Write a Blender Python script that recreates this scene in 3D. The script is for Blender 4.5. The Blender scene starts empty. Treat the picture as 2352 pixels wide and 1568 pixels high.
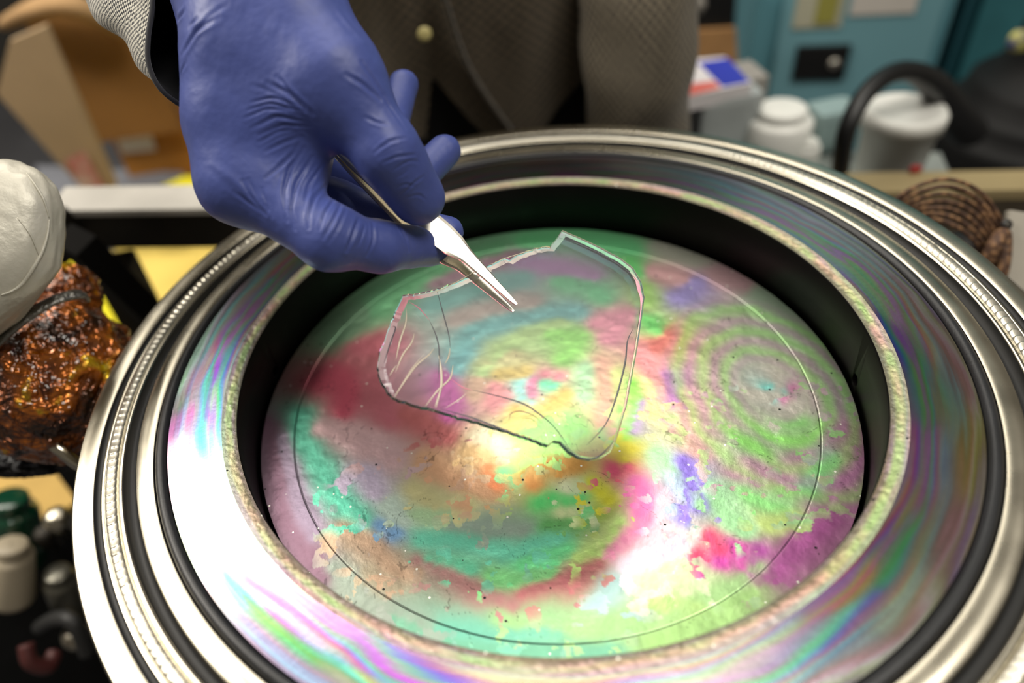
import bpy, bmesh, math, random
import numpy as np
from mathutils import Vector, Matrix
from mathutils.bvhtree import BVHTree

random.seed(7)
rng = np.random.default_rng(7)
S = bpy.context.scene
COL = S.collection

# ------------------------------------------------------------------ camera
F_PX, PITCH, ROLL = 1683.0, 0.7227, -0.1823
CAM = np.array([-0.0471, -0.2499, 0.2447])
PPX, PPY = 1176.0 - 177.0, 784.0 - 35.0
FW = np.array([0, math.cos(PITCH), -math.sin(PITCH)])
_r = np.array([1.0, 0, 0]); _u = np.cross(_r, FW)
_c, _s = math.cos(ROLL), math.sin(ROLL)
RX = _c * _r + _s * _u
UY = -_s * _r + _c * _u
cam_d = bpy.data.cameras.new('camera')
cam = bpy.data.objects.new('camera', cam_d); COL.objects.link(cam)
cam_d.sensor_width = 36.0; cam_d.lens = F_PX / 2352.0 * 36.0
cam_d.shift_x = 177.0 / 2352.0; cam_d.shift_y = -35.0 / 2352.0
cam_d.clip_start = 0.01; cam_d.clip_end = 50
cam.matrix_world = Matrix(((RX[0], UY[0], -FW[0], CAM[0]), (RX[1], UY[1], -FW[1], CAM[1]),
                           (RX[2], UY[2], -FW[2], CAM[2]), (0, 0, 0, 1)))
cam_d.dof.use_dof = True; cam_d.dof.focus_distance = 0.322; cam_d.dof.aperture_fstop = 3.4
S.camera = cam
S.view_settings.view_transform = 'Standard'; S.view_settings.look = 'None'
S.view_settings.exposure = 0.0; S.view_settings.gamma = 1.0
S.view_settings.use_curve_mapping = False

# ------------------------------------------------------------------ light
W = bpy.data.worlds.new('world'); S.world = W; W.use_nodes = True
W.node_tree.nodes['Background'].inputs[0].default_value = (1.0, 0.90, 0.74, 1)
W.node_tree.nodes['Background'].inputs[1].default_value = 0.14

def area(name, loc, target, sx, sy, power, col):
    d = bpy.data.lights.new(name, 'AREA'); d.shape = 'RECTANGLE'; d.size = sx; d.size_y = sy
    d.energy = power; d.color = col
    o = bpy.data.objects.new(name, d); COL.objects.link(o); o.location = loc
    o.rotation_euler = (Vector(target) - Vector(loc)).to_track_quat('-Z', 'Y').to_euler()
    return o
area('ceiling_light_main', (-0.50, 1.22, 1.70), (-0.5, 1.22, 0), 2.3, 0.68, 33, (1.0, 0.94, 0.84))
area('ceiling_light_front', (0.1, 0.25, 1.85), (0.1, 0.25, 0), 1.0, 0.5, 6, (1.0, 0.94, 0.84))
area('added_fill_rear', (0.8, -0.4, 1.8), (0.8, 1.0, -0.2), 1.1, 0.7, 30, (1.0, 0.95, 0.86))  # added fill for the cabinet fronts and the tweezer shine, no known fixture
area('added_fill_left', (-1.55, 0.50, 1.35), (-0.3, 0.5, 0.0), 0.8, 0.5, 16, (1.0, 0.94, 0.84))  # added fill that brightens the left background and the hand's left side
area('bench_lamp', (-0.75, 0.32, 0.80), (0.0, 0.0, 0.0), 0.16, 0.16, 4, (1.0, 0.93, 0.82))

# ------------------------------------------------------------------ helpers
def ray(x, y):
    return FW + ((x - PPX) / F_PX) * RX - ((y - PPY) / F_PX) * UY
def PT(x, y, t): return CAM + ray(x, y) * t
def PXY(p):
    d = np.asarray(p) - CAM; z = d @ FW; return PPX + F_PX * (d @ RX) / z, PPY - F_PX * (d @ UY) / z
def PZ(x, y, z):
    d = ray(x, y); return CAM + d * ((z - CAM[2]) / d[2])
def PY(x, y, yy):
    d = ray(x, y); return CAM + d * ((yy - CAM[1]) / d[1])

def tagp(o, label=None, cat=None, group=None, kind=None):
    if label: o['label'] = label
    if cat: o['category'] = cat
    if group: o['group'] = group
    if kind: o['kind'] = kind
    return o
def thing(name, label, cat, loc=(0, 0, 0), group=None):
    o = bpy.data.objects.new(name, None); COL.objects.link(o); o.location = tuple(float(v) for v in loc)
    o.empty_display_size = 0.02
    return tagp(o, label, cat, group)
def mesh_obj(name, V, F, mat, parent=None, smooth=True, cols=None, uvs=None, label=None):
    V = np.asarray(V, dtype=np.float64).reshape(-1, 3)
    if parent is not None:
        off = np.zeros(3); p = parent
        while p is not None:
            off += np.array(p.location); p = p.parent
        V = V - off
    me = bpy.data.meshes.new(name)
    if isinstance(F, np.ndarray):
        n = len(F); k = F.shape[1]
        me.vertices.add(len(V)); me.vertices.foreach_set('co', V.astype(np.float32).ravel())
        me.loops.add(n * k); me.loops.foreach_set('vertex_index', F.astype(np.int32).ravel())
        me.polygons.add(n); me.polygons.foreach_set('loop_start', np.arange(0, n * k, k, dtype=np.int32))
        me.update(calc_edges=True); me.validate()
    else:
        me.from_pydata([tuple(v) for v in V], [], F); me.update()
    if smooth: me.polygons.foreach_set('use_smooth', [True] * len(me.polygons))
    if cols is not None:
        a = me.color_attributes.new('film', 'FLOAT_COLOR', 'POINT')
        c4 = np.ones((len(V), 4), np.float32); c4[:, :3] = cols
        a.data.foreach_set('color', c4.ravel())
    if uvs is not None:
        uv = me.uv_layers.new(name='UVMap')
        li = np.empty(len(me.loops), np.int32); me.loops.foreach_get('vertex_index', li)
        uv.data.foreach_set('uv', np.asarray(uvs, np.float32)[li].ravel())
    if mat: me.materials.append(mat)
    o = bpy.data.objects.new(name, me); COL.objects.link(o)
    if parent is not None: o.parent = parent
    if label: o['label'] = label
    return o
def bm_obj(name, bm, mat, parent=None, smooth=True, label=None):
    bmesh.ops.recalc_face_normals(bm, faces=bm.faces[:])
    V = [v.co[:] for v in bm.verts]; bm.verts.index_update()
    F = [[v.index for v in f.verts] for f in bm.faces]; bm.free()
    return mesh_obj(name, V, F, mat, parent, smooth, label=label)

def lathe(profile, n=256, close=False, c=(0, 0, 0), axis=None, th0=0.0, th1=2 * math.pi):
    """profile list of (r,z); closed ring in theta"""
    P = np.array(profile, float); m = len(P)
    full = abs(th1 - th0 - 2 * math.pi) < 1e-6
    th = np.linspace(th0, th1, n + (0 if full else 1), endpoint=not full); k = len(th)
    V = np.stack([P[None, :, 0] * np.cos(th)[:, None], P[None, :, 0] * np.sin(th)[:, None],
                  np.broadcast_to(P[None, :, 1], (k, m))], -1)
    i = np.arange(n)[:, None]; j = np.arange(m if close else m - 1)[None, :]
    i2 = (i + 1) % k; j2 = (j + 1) % m
    F = np.stack([i * m + j, i2 * m + j, i2 * m + j2, i * m + j2], -1).reshape(-1, 4)
    V = V.reshape(-1, 3)
    if axis is not None:
        a = Vector(axis).normalized(); q = Vector((0, 0, 1)).rotation_difference(a).to_matrix()
        V = V @ np.array(q).T
    return V + np.array(c), F

def tube(pts, rad, nseg=12, sub=1, cap=True, flat=1.0):
    """smooth tube along 3-D points; rad scalar or list."""
    P = np.array(pts, float); R = np.array(rad if np.ndim(rad) else [rad] * len(P), float)
    if sub > 1:
        n = len(P); tt = np.linspace(0, n - 1, (n - 1) * sub + 1); Q = []; RR = []
        for t in tt:
            i = min(int(t), n - 2); f = t - i
            p0 = P[max(i - 1, 0)]; p1 = P[i]; p2 = P[i + 1]; p3 = P[min(i + 2, n - 1)]
            Q.append(.5 * ((2 * p1) + (-p0 + p2) * f + (2 * p0 - 5 * p1 + 4 * p2 - p3) * f * f + (-p0 + 3 * p1 - 3 * p2 + p3) * f ** 3))
            RR.append(R[i] * (1 - f) + R[i + 1] * f)
        P = np.array(Q); R = np.array(RR)
    T = np.gradient(P, axis=0); T /= np.linalg.norm(T, axis=1)[:, None] + 1e-12
    a = np.array([0, 0, 1.0]) if abs(T[0][2]) < .9 else np.array([1.0, 0, 0])
    N = np.cross(T[0], a); N /= np.linalg.norm(N); V = []
    th = np.linspace(0, 2 * math.pi, nseg, endpoint=False)
    for i in range(len(P)):
        N = N - T[i] * (N @ T[i]); N /= np.linalg.norm(N); B = np.cross(T[i], N)
        V.append(P[i] + R[i] * (np.cos(th)[:, None] * N + np.sin(th)[:, None] * B * flat))
    V = np.concatenate(V); m = len(P)
    F = [[i * nseg + j, i * nseg + (j + 1) % nseg, (i + 1) * nseg + (j + 1) % nseg, (i + 1) * nseg + j] for i in range(m - 1) for j in range(nseg)]
    if cap: F += [list(range(nseg))[::-1], [(m - 1) * nseg + j for j in range(nseg)]]
    return V, F

def add_box(bm, c, s, rot=None, bev=0.0):
    r = bmesh.ops.create_cube(bm, size=1.0); vs = r['verts']
    for v in vs: v.co = Vector((v.co.x * s[0], v.co.y * s[1], v.co.z * s[2]))
    if bev > 0:
        es = list({e for v in vs for e in v.link_edges})
        g = bmesh.ops.bevel(bm, geom=es, offset=bev, segments=2, affect='EDGES', profile=.7)
        vs = list({v for f in g['faces'] for v in f.verts} | {v for v in vs if v.is_valid})
    M = Matrix.Translation(Vector([float(q) for q in c])) @ (rot.to_4x4() if rot else Matrix())
    bmesh.ops.transform(bm, matrix=M, verts=vs)
def box(name, c, s, mat, parent=None, rot=None, bev=0.002, label=None):
    bm = bmesh.new(); add_box(bm, c, s, rot, bev)
    return bm_obj(name, bm, mat, parent, smooth=False, label=label)
def beam(name, a, b, w, h, mat, parent=None, label=None):
    a = Vector([float(q) for q in a]); b = Vector([float(q) for q in b]); d = b - a
    q = d.to_track_quat('X', 'Z').to_matrix()
    return box(name, (a + b) / 2, (d.length, w, h), mat, parent, rot=q, bev=min(w, h) * .12, label=label)

# numpy value noise ---------------------------------------------------
_tab = rng.random((64, 64, 64)).astype(np.float32)
def vnoise(X, Y, Z, sc, seed=0):
    x = X * sc + seed * 17.13; y = Y * sc + seed * 5.71; z = Z * sc + seed * 9.37
    xi = np.floor(x).astype(int); yi = np.floor(y).astype(int); zi = np.floor(z).astype(int)
    fx = x - xi; fy = y - yi; fz = z - zi
    fx = fx * fx * (3 - 2 * fx); fy = fy * fy * (3 - 2 * fy); fz = fz * fz * (3 - 2 * fz)
    g = lambda a, b, c: _tab[(xi + a) & 63, (yi + b) & 63, (zi + c) & 63]
    l = lambda p, q, t: p + (q - p) * t
    return l(l(l(g(0, 0, 0), g(1, 0, 0), fx), l(g(0, 1, 0), g(1, 1, 0), fx), fy),
             l(l(g(0, 0, 1), g(1, 0, 1), fx), l(g(0, 1, 1), g(1, 1, 1), fx), fy), fz) * 2 - 1
def fbm(X, Y, Z, sc, oct=4, seed=0):
    r = 0; a = 1; tot = 0
    for k in range(oct):
        r = r + a * vnoise(X, Y, Z, sc * 2 ** k, seed + k * 3); tot += a; a *= .5
    return r / tot

# materials ------------------------------------------------------------
def srgb(c): return [((v / 255.) / 12.92 if v / 255. <= .04045 else ((v / 255. + .055) / 1.055) ** 2.4) for v in c]
class MT:
    def __init__(s, name):
        s.m = bpy.data.materials.new(name); s.m.use_nodes = True; s.nt = s.m.node_tree
        s.b = s.nt.nodes['Principled BSDF']
    def n(s, t, **k):
        x = s.nt.nodes.new(t)
        for a, v in k.items():
            if a.startswith('i_'): x.inputs[a[2:].replace('_', ' ')].default_value = v
            else: setattr(x, a, v)
        return x
    def l(s, a, b): s.nt.links.new(a, b)
    def set(s, **k):
        for a, v in k.items(): s.b.inputs[a.replace('_', ' ')].default_value = v
        return s
def mat(name, rgb, rough=.5, metal=0., noise=0., nscale=30., bump=0., bscale=200., bdist=.0005, rgb2=None, **k):
    t = MT(name); c = srgb(rgb); t.set(Roughness=rough, Metallic=metal)
    t.set(**k)
    tc = t.n('ShaderNodeTexCoord')
    nz = t.n('ShaderNodeTexNoise'); nz.inputs['Scale'].default_value = nscale; nz.inputs['Detail'].default_value = 5
    t.l(tc.outputs['Object'], nz.inputs['Vector'])
    cr = t.n('ShaderNodeValToRGB'); e = cr.color_ramp.elements
    c2 = srgb(rgb2) if rgb2 else [v * (1 - noise) for v in c]
    e[0].position = .35; e[1].position = .65
    e[0].color = (*c2, 1); e[1].color = (*c, 1)
    t.l(nz.outputs['Fac'], cr.inputs['Fac']); t.l(cr.outputs['Color'], t.b.inputs['Base Color'])
    if bump > 0:
        nb = t.n('ShaderNodeTexNoise'); nb.inputs['Scale'].default_value = bscale; nb.inputs['Detail'].default_value = 4
        t.l(tc.outputs['Object'], nb.inputs['Vector'])
        bp = t.n('ShaderNodeBump'); bp.inputs['Strength'].default_value = bump; bp.inputs['Distance'].default_value = bdist
        t.l(nb.outputs['Fac'], bp.inputs['Height']); t.l(bp.outputs['Normal'], t.b.inputs['Normal'])
    return t.m

def steel(name, rgb=(196, 188, 172), rough=.3, aniso=.6, lines=.35):
    """lathe-turned stainless steel: concentric fine lines"""
    t = MT(name); t.set(Metallic=1.0, Roughness=rough, Anisotropic=aniso)
    tc = t.n('ShaderNodeTexCoord'); sp = t.n('ShaderNodeSeparateXYZ'); t.l(tc.outputs['Object'], sp.inputs[0])
    cb = t.n('ShaderNodeCombineXYZ'); t.l(sp.outputs[0], cb.inputs[0]); t.l(sp.outputs[1], cb.inputs[1])
    ln = t.n('ShaderNodeVectorMath', operation='LENGTH'); t.l(cb.outputs[0], ln.inputs[0])
    n1 = t.n('ShaderNodeTexNoise'); n1.noise_dimensions = '1D'; n1.inputs['Scale'].default_value = 2500; n1.inputs['Detail'].default_value = 3
    t.l(ln.outputs['Value'], n1.inputs['W'])
    n2 = t.n('ShaderNodeTexNoise'); n2.inputs['Scale'].default_value = 35; n2.inputs['Detail'].default_value = 6
    t.l(tc.outputs['Object'], n2.inputs['Vector'])
    mr = t.n('ShaderNodeMapRange'); mr.inputs['To Min'].default_value = rough * .7; mr.inputs['To Max'].default_value = rough * 1.35
    t.l(n2.outputs['Fac'], mr.inputs['Value']); t.l(mr.outputs[0], t.b.inputs['Roughness'])
    cr = t.n('ShaderNodeValToRGB'); e = cr.color_ramp.elements; c = srgb(rgb)
    e[0].position = .3; e[1].position = .7
    e[0].color = (*[v * .8 for v in c], 1); e[1].color = (*c, 1)
    t.l(n2.outputs['Fac'], cr.inputs['Fac']); t.l(cr.outputs['Color'], t.b.inputs['Base Color'])
    bp = t.n('ShaderNodeBump'); bp.inputs['Strength'].default_value = lines; bp.inputs['Distance'].default_value = .00002
    # scratches
    vo = t.n('ShaderNodeTexNoise'); vo.inputs['Scale'].default_value = 900; t.l(tc.outputs['Object'], vo.inputs['Vector'])
    mx = t.n('ShaderNodeMath', operation='ADD'); t.l(n1.outputs['Fac'], mx.inputs[0]); t.l(vo.outputs['Fac'], mx.inputs[1])
    t.l(mx.outputs[0], bp.inputs['Height']); t.l(bp.outputs['Normal'], t.b.inputs['Normal'])
    tg = t.n('ShaderNodeTangent', direction_type='RADIAL', axis='Z'); t.l(tg.outputs[0], t.b.inputs['Tangent'])
    return t.m

def film(name, metal, rough, bump, spec=.5, speck=True, aniso=0.):
    """thin oxide / oil film on metal: film hue with some baked light and shade stored per vertex, dust and scratches procedural"""
    t = MT(name); t.set(Metallic=metal, Roughness=rough, Anisotropic=aniso)
    at = t.n('ShaderNodeAttribute', attribute_name='film'); tc = t.n('ShaderNodeTexCoord')
    col = at.outputs['Color']
    if speck:
        v = t.n('ShaderNodeTexVoronoi'); v.inputs['Scale'].default_value = 260; t.l(tc.outputs['Object'], v.inputs['Vector'])
        lt = t.n('ShaderNodeMath', operation='LESS_THAN'); lt.inputs[1].default_value = .13; t.l(v.outputs['Distance'], lt.inputs[0])
        sr = t.n('ShaderNodeSeparateColor'); t.l(v.outputs['Color'], sr.inputs[0])
        gt = t.n('ShaderNodeMath', operation='GREATER_THAN'); gt.inputs[1].default_value = .90; t.l(sr.outputs[0], gt.inputs[0])
        mu = t.n('ShaderNodeMath', operation='MULTIPLY'); t.l(lt.outputs[0], mu.inputs[0]); t.l(gt.outputs[0], mu.inputs[1])
        mx = t.n('ShaderNodeMix', data_type='RGBA'); t.l(mu.outputs[0], mx.inputs['Factor'])
        t.l(col, mx.inputs[6]); mx.inputs[7].default_value = (.95, .95, .85, 1); col = mx.outputs[2]
        v2 = t.n('ShaderNodeTexVoronoi'); v2.inputs['Scale'].default_value = 150; t.l(tc.outputs['Object'], v2.inputs['Vector'])
        lt2 = t.n('ShaderNodeMath', operation='LESS_THAN'); lt2.inputs[1].default_value = .09; t.l(v2.outputs['Distance'], lt2.inputs[0])
        sr2 = t.n('ShaderNodeSeparateColor'); t.l(v2.outputs['Color'], sr2.inputs[0])
        gt2 = t.n('ShaderNodeMath', operation='GREATER_THAN'); gt2.inputs[1].default_value = .75; t.l(sr2.outputs[0], gt2.inputs[0])
        mu2 = t.n('ShaderNodeMath', operation='MULTIPLY'); t.l(lt2.outputs[0], mu2.inputs[0]); t.l(gt2.outputs[0], mu2.inputs[1])
        mx2 = t.n('ShaderNodeMix', data_type='RGBA'); t.l(mu2.outputs[0], mx2.inputs['Factor'])
        t.l(col, mx2.inputs[6]); mx2.inputs[7].default_value = (.02, .02, .02, 1); col = mx2.outputs[2]
    t.l(col, t.b.inputs['Base Color'])
    nb = t.n('ShaderNodeTexNoise'); nb.inputs['Scale'].default_value = 420; nb.inputs['Detail'].default_value = 5
    nb.inputs['Roughness'].default_value = .65
    t.l(tc.outputs['Object'], nb.inputs['Vector'])
    ma = t.n('ShaderNodeTexNoise'); ma.inputs['Scale'].default_value = 40; ma.inputs['Detail'].default_value = 4
    t.l(tc.outputs['Object'], ma.inputs['Vector'])
    mm = t.n('ShaderNodeMath', operation='MULTIPLY_ADD'); mm.inputs[1].default_value = 3.0
    t.l(ma.outputs['Fac'], mm.inputs[0]); t.l(nb.outputs['Fac'], mm.inputs[2])
    bp = t.n('ShaderNodeBump'); bp.inputs['Strength'].default_value = bump; bp.inputs['Distance'].default_value = .0004
    t.l(mm.outputs[0], bp.inputs['Height']); t.l(bp.outputs['Normal'], t.b.inputs['Normal'])
    if aniso:
        tg = t.n('ShaderNodeTangent', direction_type='RADIAL', axis='Z'); t.l(tg.outputs[0], t.b.inputs['Tangent'])
    return t.m

def weave(name, ca, cb, cells_u, cells_v, rough=.9, bump=.6):
    t = MT(name); t.set(Roughness=rough, Sheen_Weight=.15)
    uv = t.n('ShaderNodeTexCoord'); mp = t.n('ShaderNodeMapping'); mp.inputs['Scale'].default_value = (cells_u, cells_v, 1)
    t.l(uv.outputs['UV'], mp.inputs['Vector'])
    nz = t.n('ShaderNodeTexNoise'); nz.inputs['Scale'].default_value = .35; nz.inputs['Detail'].default_value = 2
    t.l(mp.outputs[0], nz.inputs['Vector'])
    ad = t.n('ShaderNodeVectorMath', operation='MULTIPLY_ADD'); ad.inputs[1].default_value = (.9, .9, 0)
    t.l(nz.outputs['Color'], ad.inputs[0]); t.l(mp.outputs[0], ad.inputs[2])
    ck = t.n('ShaderNodeTexChecker'); ck.inputs['Scale'].default_value = 1.0
    ck.inputs['Color1'].default_value = (*srgb(ca), 1); ck.inputs['Color2'].default_value = (*srgb(cb), 1)
    t.l(ad.outputs[0], ck.inputs['Vector']); t.l(ck.outputs['Color'], t.b.inputs['Base Color'])
    bp = t.n('ShaderNodeBump'); bp.inputs['Strength'].default_value = bump; bp.inputs['Distance'].default_value = .0003
    t.l(ck.outputs['Fac'], bp.inputs['Height']); t.l(bp.outputs['Normal'], t.b.inputs['Normal'])
    return t.m

M_ST = steel('turned_steel', (205, 198, 180), .27, .5)
M_ST2 = steel('polished_steel', (215, 208, 190), .18, .4, .2)
M_BEAD = steel('weld_steel', (225, 220, 205), .36, .0, .3)
M_GRV = mat('dark_groove', (22, 22, 22), .55)
M_RUB = mat('black_rubber', (30, 31, 34), .42, bump=.2, bscale=900, noise=.3)
M_BORE = mat('oily_black_bore', (12, 10, 9), .55, noise=.4, nscale=40, Specular_IOR_Level=.12)
M_DISC = film('iridescent_disc_film', .70, .31, .28)
M_FACE = film('iridescent_face_film', 1.0, .24, .12, speck=False, aniso=.5)
M_LIP = film('grainy_lip_film', .75, .45, 1.0)
M_GLOVE = mat('blue_nitrile', (71, 84, 150), .46, noise=.12, nscale=60, bump=.25, bscale=1500, bdist=.0002, Specular_IOR_Level=.42)
M_BLK = mat('black_plastic', (18, 18, 19), .45, noise=.3)
M_BLKCLOTH = mat('black_cloth', (13, 13, 17), .95, noise=.4, nscale=200)
M_TWZ = mat('tweezer_steel', (228, 222, 208), .26, metal=1.0, noise=.05, nscale=90)

# ------------------------------------------------------------------ setting
def struct(name, V, F, m):
    o = mesh_obj(name, V, F, m, smooth=False); o['kind'] = 'structure'; return o
def slab(name, x0, x1, y0, y1, z0, z1, m):
    V = [(x, y, z) for z in (z0, z1) for y in (y0, y1) for x in (x0, x1)]
    F = [[0, 2, 3, 1], [4, 5, 7, 6], [0, 1, 5, 4], [2, 6, 7, 3], [0, 4, 6, 2], [1, 3, 7, 5]]
    return struct(name, V, F, m)
slab('floor', -3.0, 3.0, -1.5, 3.2, -1.0, -.95, mat('grey_floor', (96, 96, 100), .6, noise=.25, nscale=4))
slab('wall_back', -3.0, 3.0, 3.2, 3.3, -.95, 2.0, mat('dark_wall', (58, 56, 52), .9, noise=.2, nscale=3))

# ------------------------------------------------------------------ colour field of the films
def strokes_to_pts(strokes, z, step=.004):
    P = []; C = []
    for col, pts in strokes:
        q = np.array([PZ(x, y, z)[:2] for x, y in pts])
        if len(q) == 1: P.append(q[0]); C.append(col); continue
        for a, b in zip(q[:-1], q[1:]):
            n = max(1, int(np.linalg.norm(b - a) / step))
            for k in range(n): P.append(a + (b - a) * k / n); C.append(col)
        P.append(q[-1]); C.append(col)
    C = np.array([srgb(c) for c in C], np.float32)
    return np.array(P, np.float32), C
def norm_col(C, p=.8, gain=.85):
    m = C.max(axis=1, keepdims=True); return C / np.maximum(m, .02) ** p * gain
def field(X, Y, P, C, power=3.0, soft=.0015, fr=None):
    out = np.empty((len(X), 3), np.float32)
    for s in range(0, len(X), 20000):
        x = X[s:s + 20000, None]; y = Y[s:s + 20000, None]
        d2 = (x - P[None, :, 0]) ** 2 + (y - P[None, :, 1]) ** 2 + soft ** 2
        w = d2 ** (-power / 2 * 1.0); w /= w.sum(1, keepdims=True)
        out[s:s + 20000] = w @ C
    return out

DZ = -0.0342
disc_strokes = [
 ((95,150,125), [(900,1425),(1050,1480),(1250,1500),(1400,1492)]), ((150,190,120), [(1500,1472),(1650,1420),(1750,1350)]),
 ((85,64,76), [(615,980),(630,1050),(655,1180),(740,1330)]), ((112,100,116), [(650,1010),(670,1100),(720,1230)]),
 ((115,125,115), [(760,1310),(860,1390),(980,1440)]), ((100,165,145), [(1000,1440),(1150,1465),(1280,1450)]),
 ((150,190,130), [(1150,1430),(1350,1440),(1500,1410),(1650,1370),(1740,1300)]),
 ((85,165,140), [(688,950),(702,1030),(760,1120)]), ((100,200,170), [(768,1127),(804,1168),(840,1200)]), ((110,150,190), [(880,1210),(905,1228)]),
 ((110,205,175), [(960,1240),(1080,1250),(1180,1260),(1280,1240)]),
 ((165,138,115), [(790,1215),(860,1260),(900,1300),(950,1320)]), ((140,130,110), [(850,1320),(900,1350)]),
 ((148,105,105), [(960,1290),(1040,1330),(1120,1370),(1180,1390)]), ((168,98,105), [(1200,1365),(1290,1335),(1370,1295)]),
 ((225,130,175), [(1400,1270),(1450,1220),(1480,1190)]),
 ((105,205,165), [(980,1285),(1080,1310)]), ((140,230,150), [(1130,1322),(1200,1328),(1260,1315)]),
 ((200,240,140), [(1330,1285),(1400,1240),(1425,1200)]), ((120,235,160), [(1200,1290),(1300,1260)]),
 ((120,135,125), [(1040,1207),(1120,1214),(1200,1212)]), ((80,140,80), [(1260,1207),(1330,1193),(1375,1176)]),
 ((195,190,140), [(950,1120),(1000,1160),(1080,1165)]), ((170,205,160), [(960,1180),(1060,1185)]),
 ((205,160,125), [(980,1060),(1050,1100),(1120,1130)]), ((228,138,92), [(1132,1070),(1142,1115)]),
 ((130,215,150), [(1160,1080),(1190,1100)]), ((240,170,100), [(1215,1100),(1230,1110)]),
 ((105,235,135), [(1240,1150),(1300,1150),(1340,1135)]), ((240,250,210), [(1300,1118),(1330,1122)]), ((235,248,190), [(1290,1175),(1340,1168)]),
 ((222,220,65), [(1360,1115),(1395,1150),(1372,1176)]),
 ((182,170,192), [(820,1085),(850,1100),(865,1130)]), ((172,192,180), [(900,1160),(930,1195)]),
 ((198,165,168), [(740,980),(800,1000),(850,1020),(900,1060)]),
 ((188,85,105), [(730,880),(770,865),(800,905),(790,945)]), ((170,98,108), [(850,880),(900,960)]), ((150,85,85), [(930,950),(1000,980),(1030,1005)]),
 ((160,90,100), [(820,800),(900,790)]), ((90,120,95), [(760,780),(830,720)]),
 ((95,150,110), [(860,715),(950,648),(1050,598),(1150,565)]), ((105,190,130), [(1200,556),(1300,552),(1400,560),(1450,572)]),
 ((135,112,122), [(1000,650),(1080,620),(1180,590)]),
 ((105,160,150), [(1000,700),(1100,665),(1200,640)]), ((115,215,150), [(1290,645),(1350,655),(1385,680)]), ((168,130,172), [(1190,600),(1280,612),(1360,635)]),
 ((160,150,140), [(1050,735),(1150,700),(1220,695)]), ((98,155,152), [(1065,800),(1085,765),(1150,740),(1250,722),(1330,715)]),
 ((100,160,160), [(1050,850),(1070,810)]), ((195,95,165), [(1022,862),(1040,915),(1030,945)]),
 ((178,212,142), [(1110,850),(1150,800),(1220,765),(1290,745)]), ((158,232,118), [(1260,765),(1330,775),(1295,825)]),
 ((185,180,132), [(1120,832),(1180,815)]), ((200,168,140), [(1085,910),(1100,875)]), ((222,148,150), [(1140,888),(1130,925),(1165,905)]),
 ((155,228,218), [(1198,878),(1203,912),(1222,928)]), ((110,228,178), [(1252,884),(1272,890)]),
 ((215,130,165), [(1226,876),(1221,905)]), ((220,140,150), [(1250,862),(1282,868)]), ((245,205,110), [(1295,905),(1255,932),(1190,940)]),
 ((228,205,120), [(1150,855),(1200,852)]), ((190,246,190), [(1340,905),(1350,880),(1345,850)]), ((158,232,130), [(1290,960),(1330,985),(1250,965),(1200,995)]),
 ((238,226,130), [(1180,972),(1235,950)]), ((238,186,160), [(1385,830),(1398,900),(1388,965)]), ((226,240,150), [(1420,860),(1430,950)]),
 ((155,240,105), [(1455,880),(1462,950),(1440,1005)]), ((242,230,85), [(1432,1005),(1448,1035),(1435,1060)]),
 ((200,150,82), [(1240,1062),(1330,1066),(1290,1085)]), ((180,240,140), [(1230,1040),(1310,1022)]), ((226,220,190), [(1110,1000),(1150,1030)]), ((215,180,130), [(1080,1040),(1140,1055)]),
 ((238,158,176), [(1370,740),(1450,722),(1400,775)]), ((128,222,128), [(1480,730),(1512,760)]), ((236,136,130), [(1535,765),(1505,795)]),
 ((246,168,172), [(1478,800),(1500,850),(1512,915)]), ((246,240,168), [(1492,880),(1500,960)]), ((192,150,216), [(1476,930),(1458,990)]),
 ((160,105,172), [(1538,860),(1550,925)]), ((150,140,195), [(1560,680),(1598,650)]), ((236,190,180), [(1572,900),(1580,980),(1600,1040)]),
 ((192,212,150), [(1550,960),(1562,1000)]), ((200,158,160), [(1500,620),(1570,640)]), ((158,202,118), [(1470,660),(1480,690)]), ((150,152,140), [(1530,565),(1600,590)]),
 ((110,200,120), [(1440,600),(1460,625)]),
 ((178,145,150), [(1650,630),(1700,650)]), ((140,160,140), [(1750,680),(1850,780)]), ((120,135,120), [(1900,850),(1920,920)]),
 ((172,168,158), [(1780,840),(1800,940),(1850,900),(1720,900)]), ((125,218,210), [(1762,884),(1800,896)]), ((215,130,180), [(1817,888),(1819,896)]),
 ((150,228,130), [(1700,1020),(1800,1020),(1850,980)]), ((172,128,150), [(1700,1082),(1780,1102),(1850,1055)]), ((150,230,140), [(1720,1135),(1800,1150)]), ((118,200,150), [(1860,1120),(1900,1050)]),
 ((125,65,112), [(1968,1000),(1935,1120),(1880,1205),(1820,1265),(1745,1345)]), ((190,215,130), [(1760,1205),(1820,1185)]),
 ((145,118,228), [(1568,1060),(1590,1110),(1602,1150)]), ((200,225,250), [(1550,1090),(1570,1130)]),
 ((245,125,190), [(1460,1110),(1482,1145),(1470,1180)]), ((242,100,140), [(1440,1075),(1410,1082)]), ((250,222,235), [(1520,1150),(1520,1200),(1500,1240)]),
 ((190,245,190), [(1510,1050),(1545,1085)]), ((170,230,170), [(1640,1130),(1660,1180),(1705,1218)]),
 ((242,80,125), [(1630,1243),(1652,1266)]), ((208,75,172), [(1655,1290),(1700,1305),(1690,1260)]), ((150,70,140), [(1740,1265),(1720,1320)]),
 ((226,246,195), [(1480,1345),(1560,1295),(1605,1335),(1580,1360)]), ((190,226,140), [(1600,1392),(1500,1382)]), ((150,182,182), [(1390,1372),(1415,1335)]),
 ((236,226,246), [(1440,1300),(1500,1272),(1560,1240)]), ((240,240,235), [(1590,1220),(1560,1190)]),
]
DP, DC = strokes_to_pts(disc_strokes, DZ)
DC = norm_col(DC, .50, .80)  # part of the lit, dark and hand-reflection tones stays in the film colour

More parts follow.
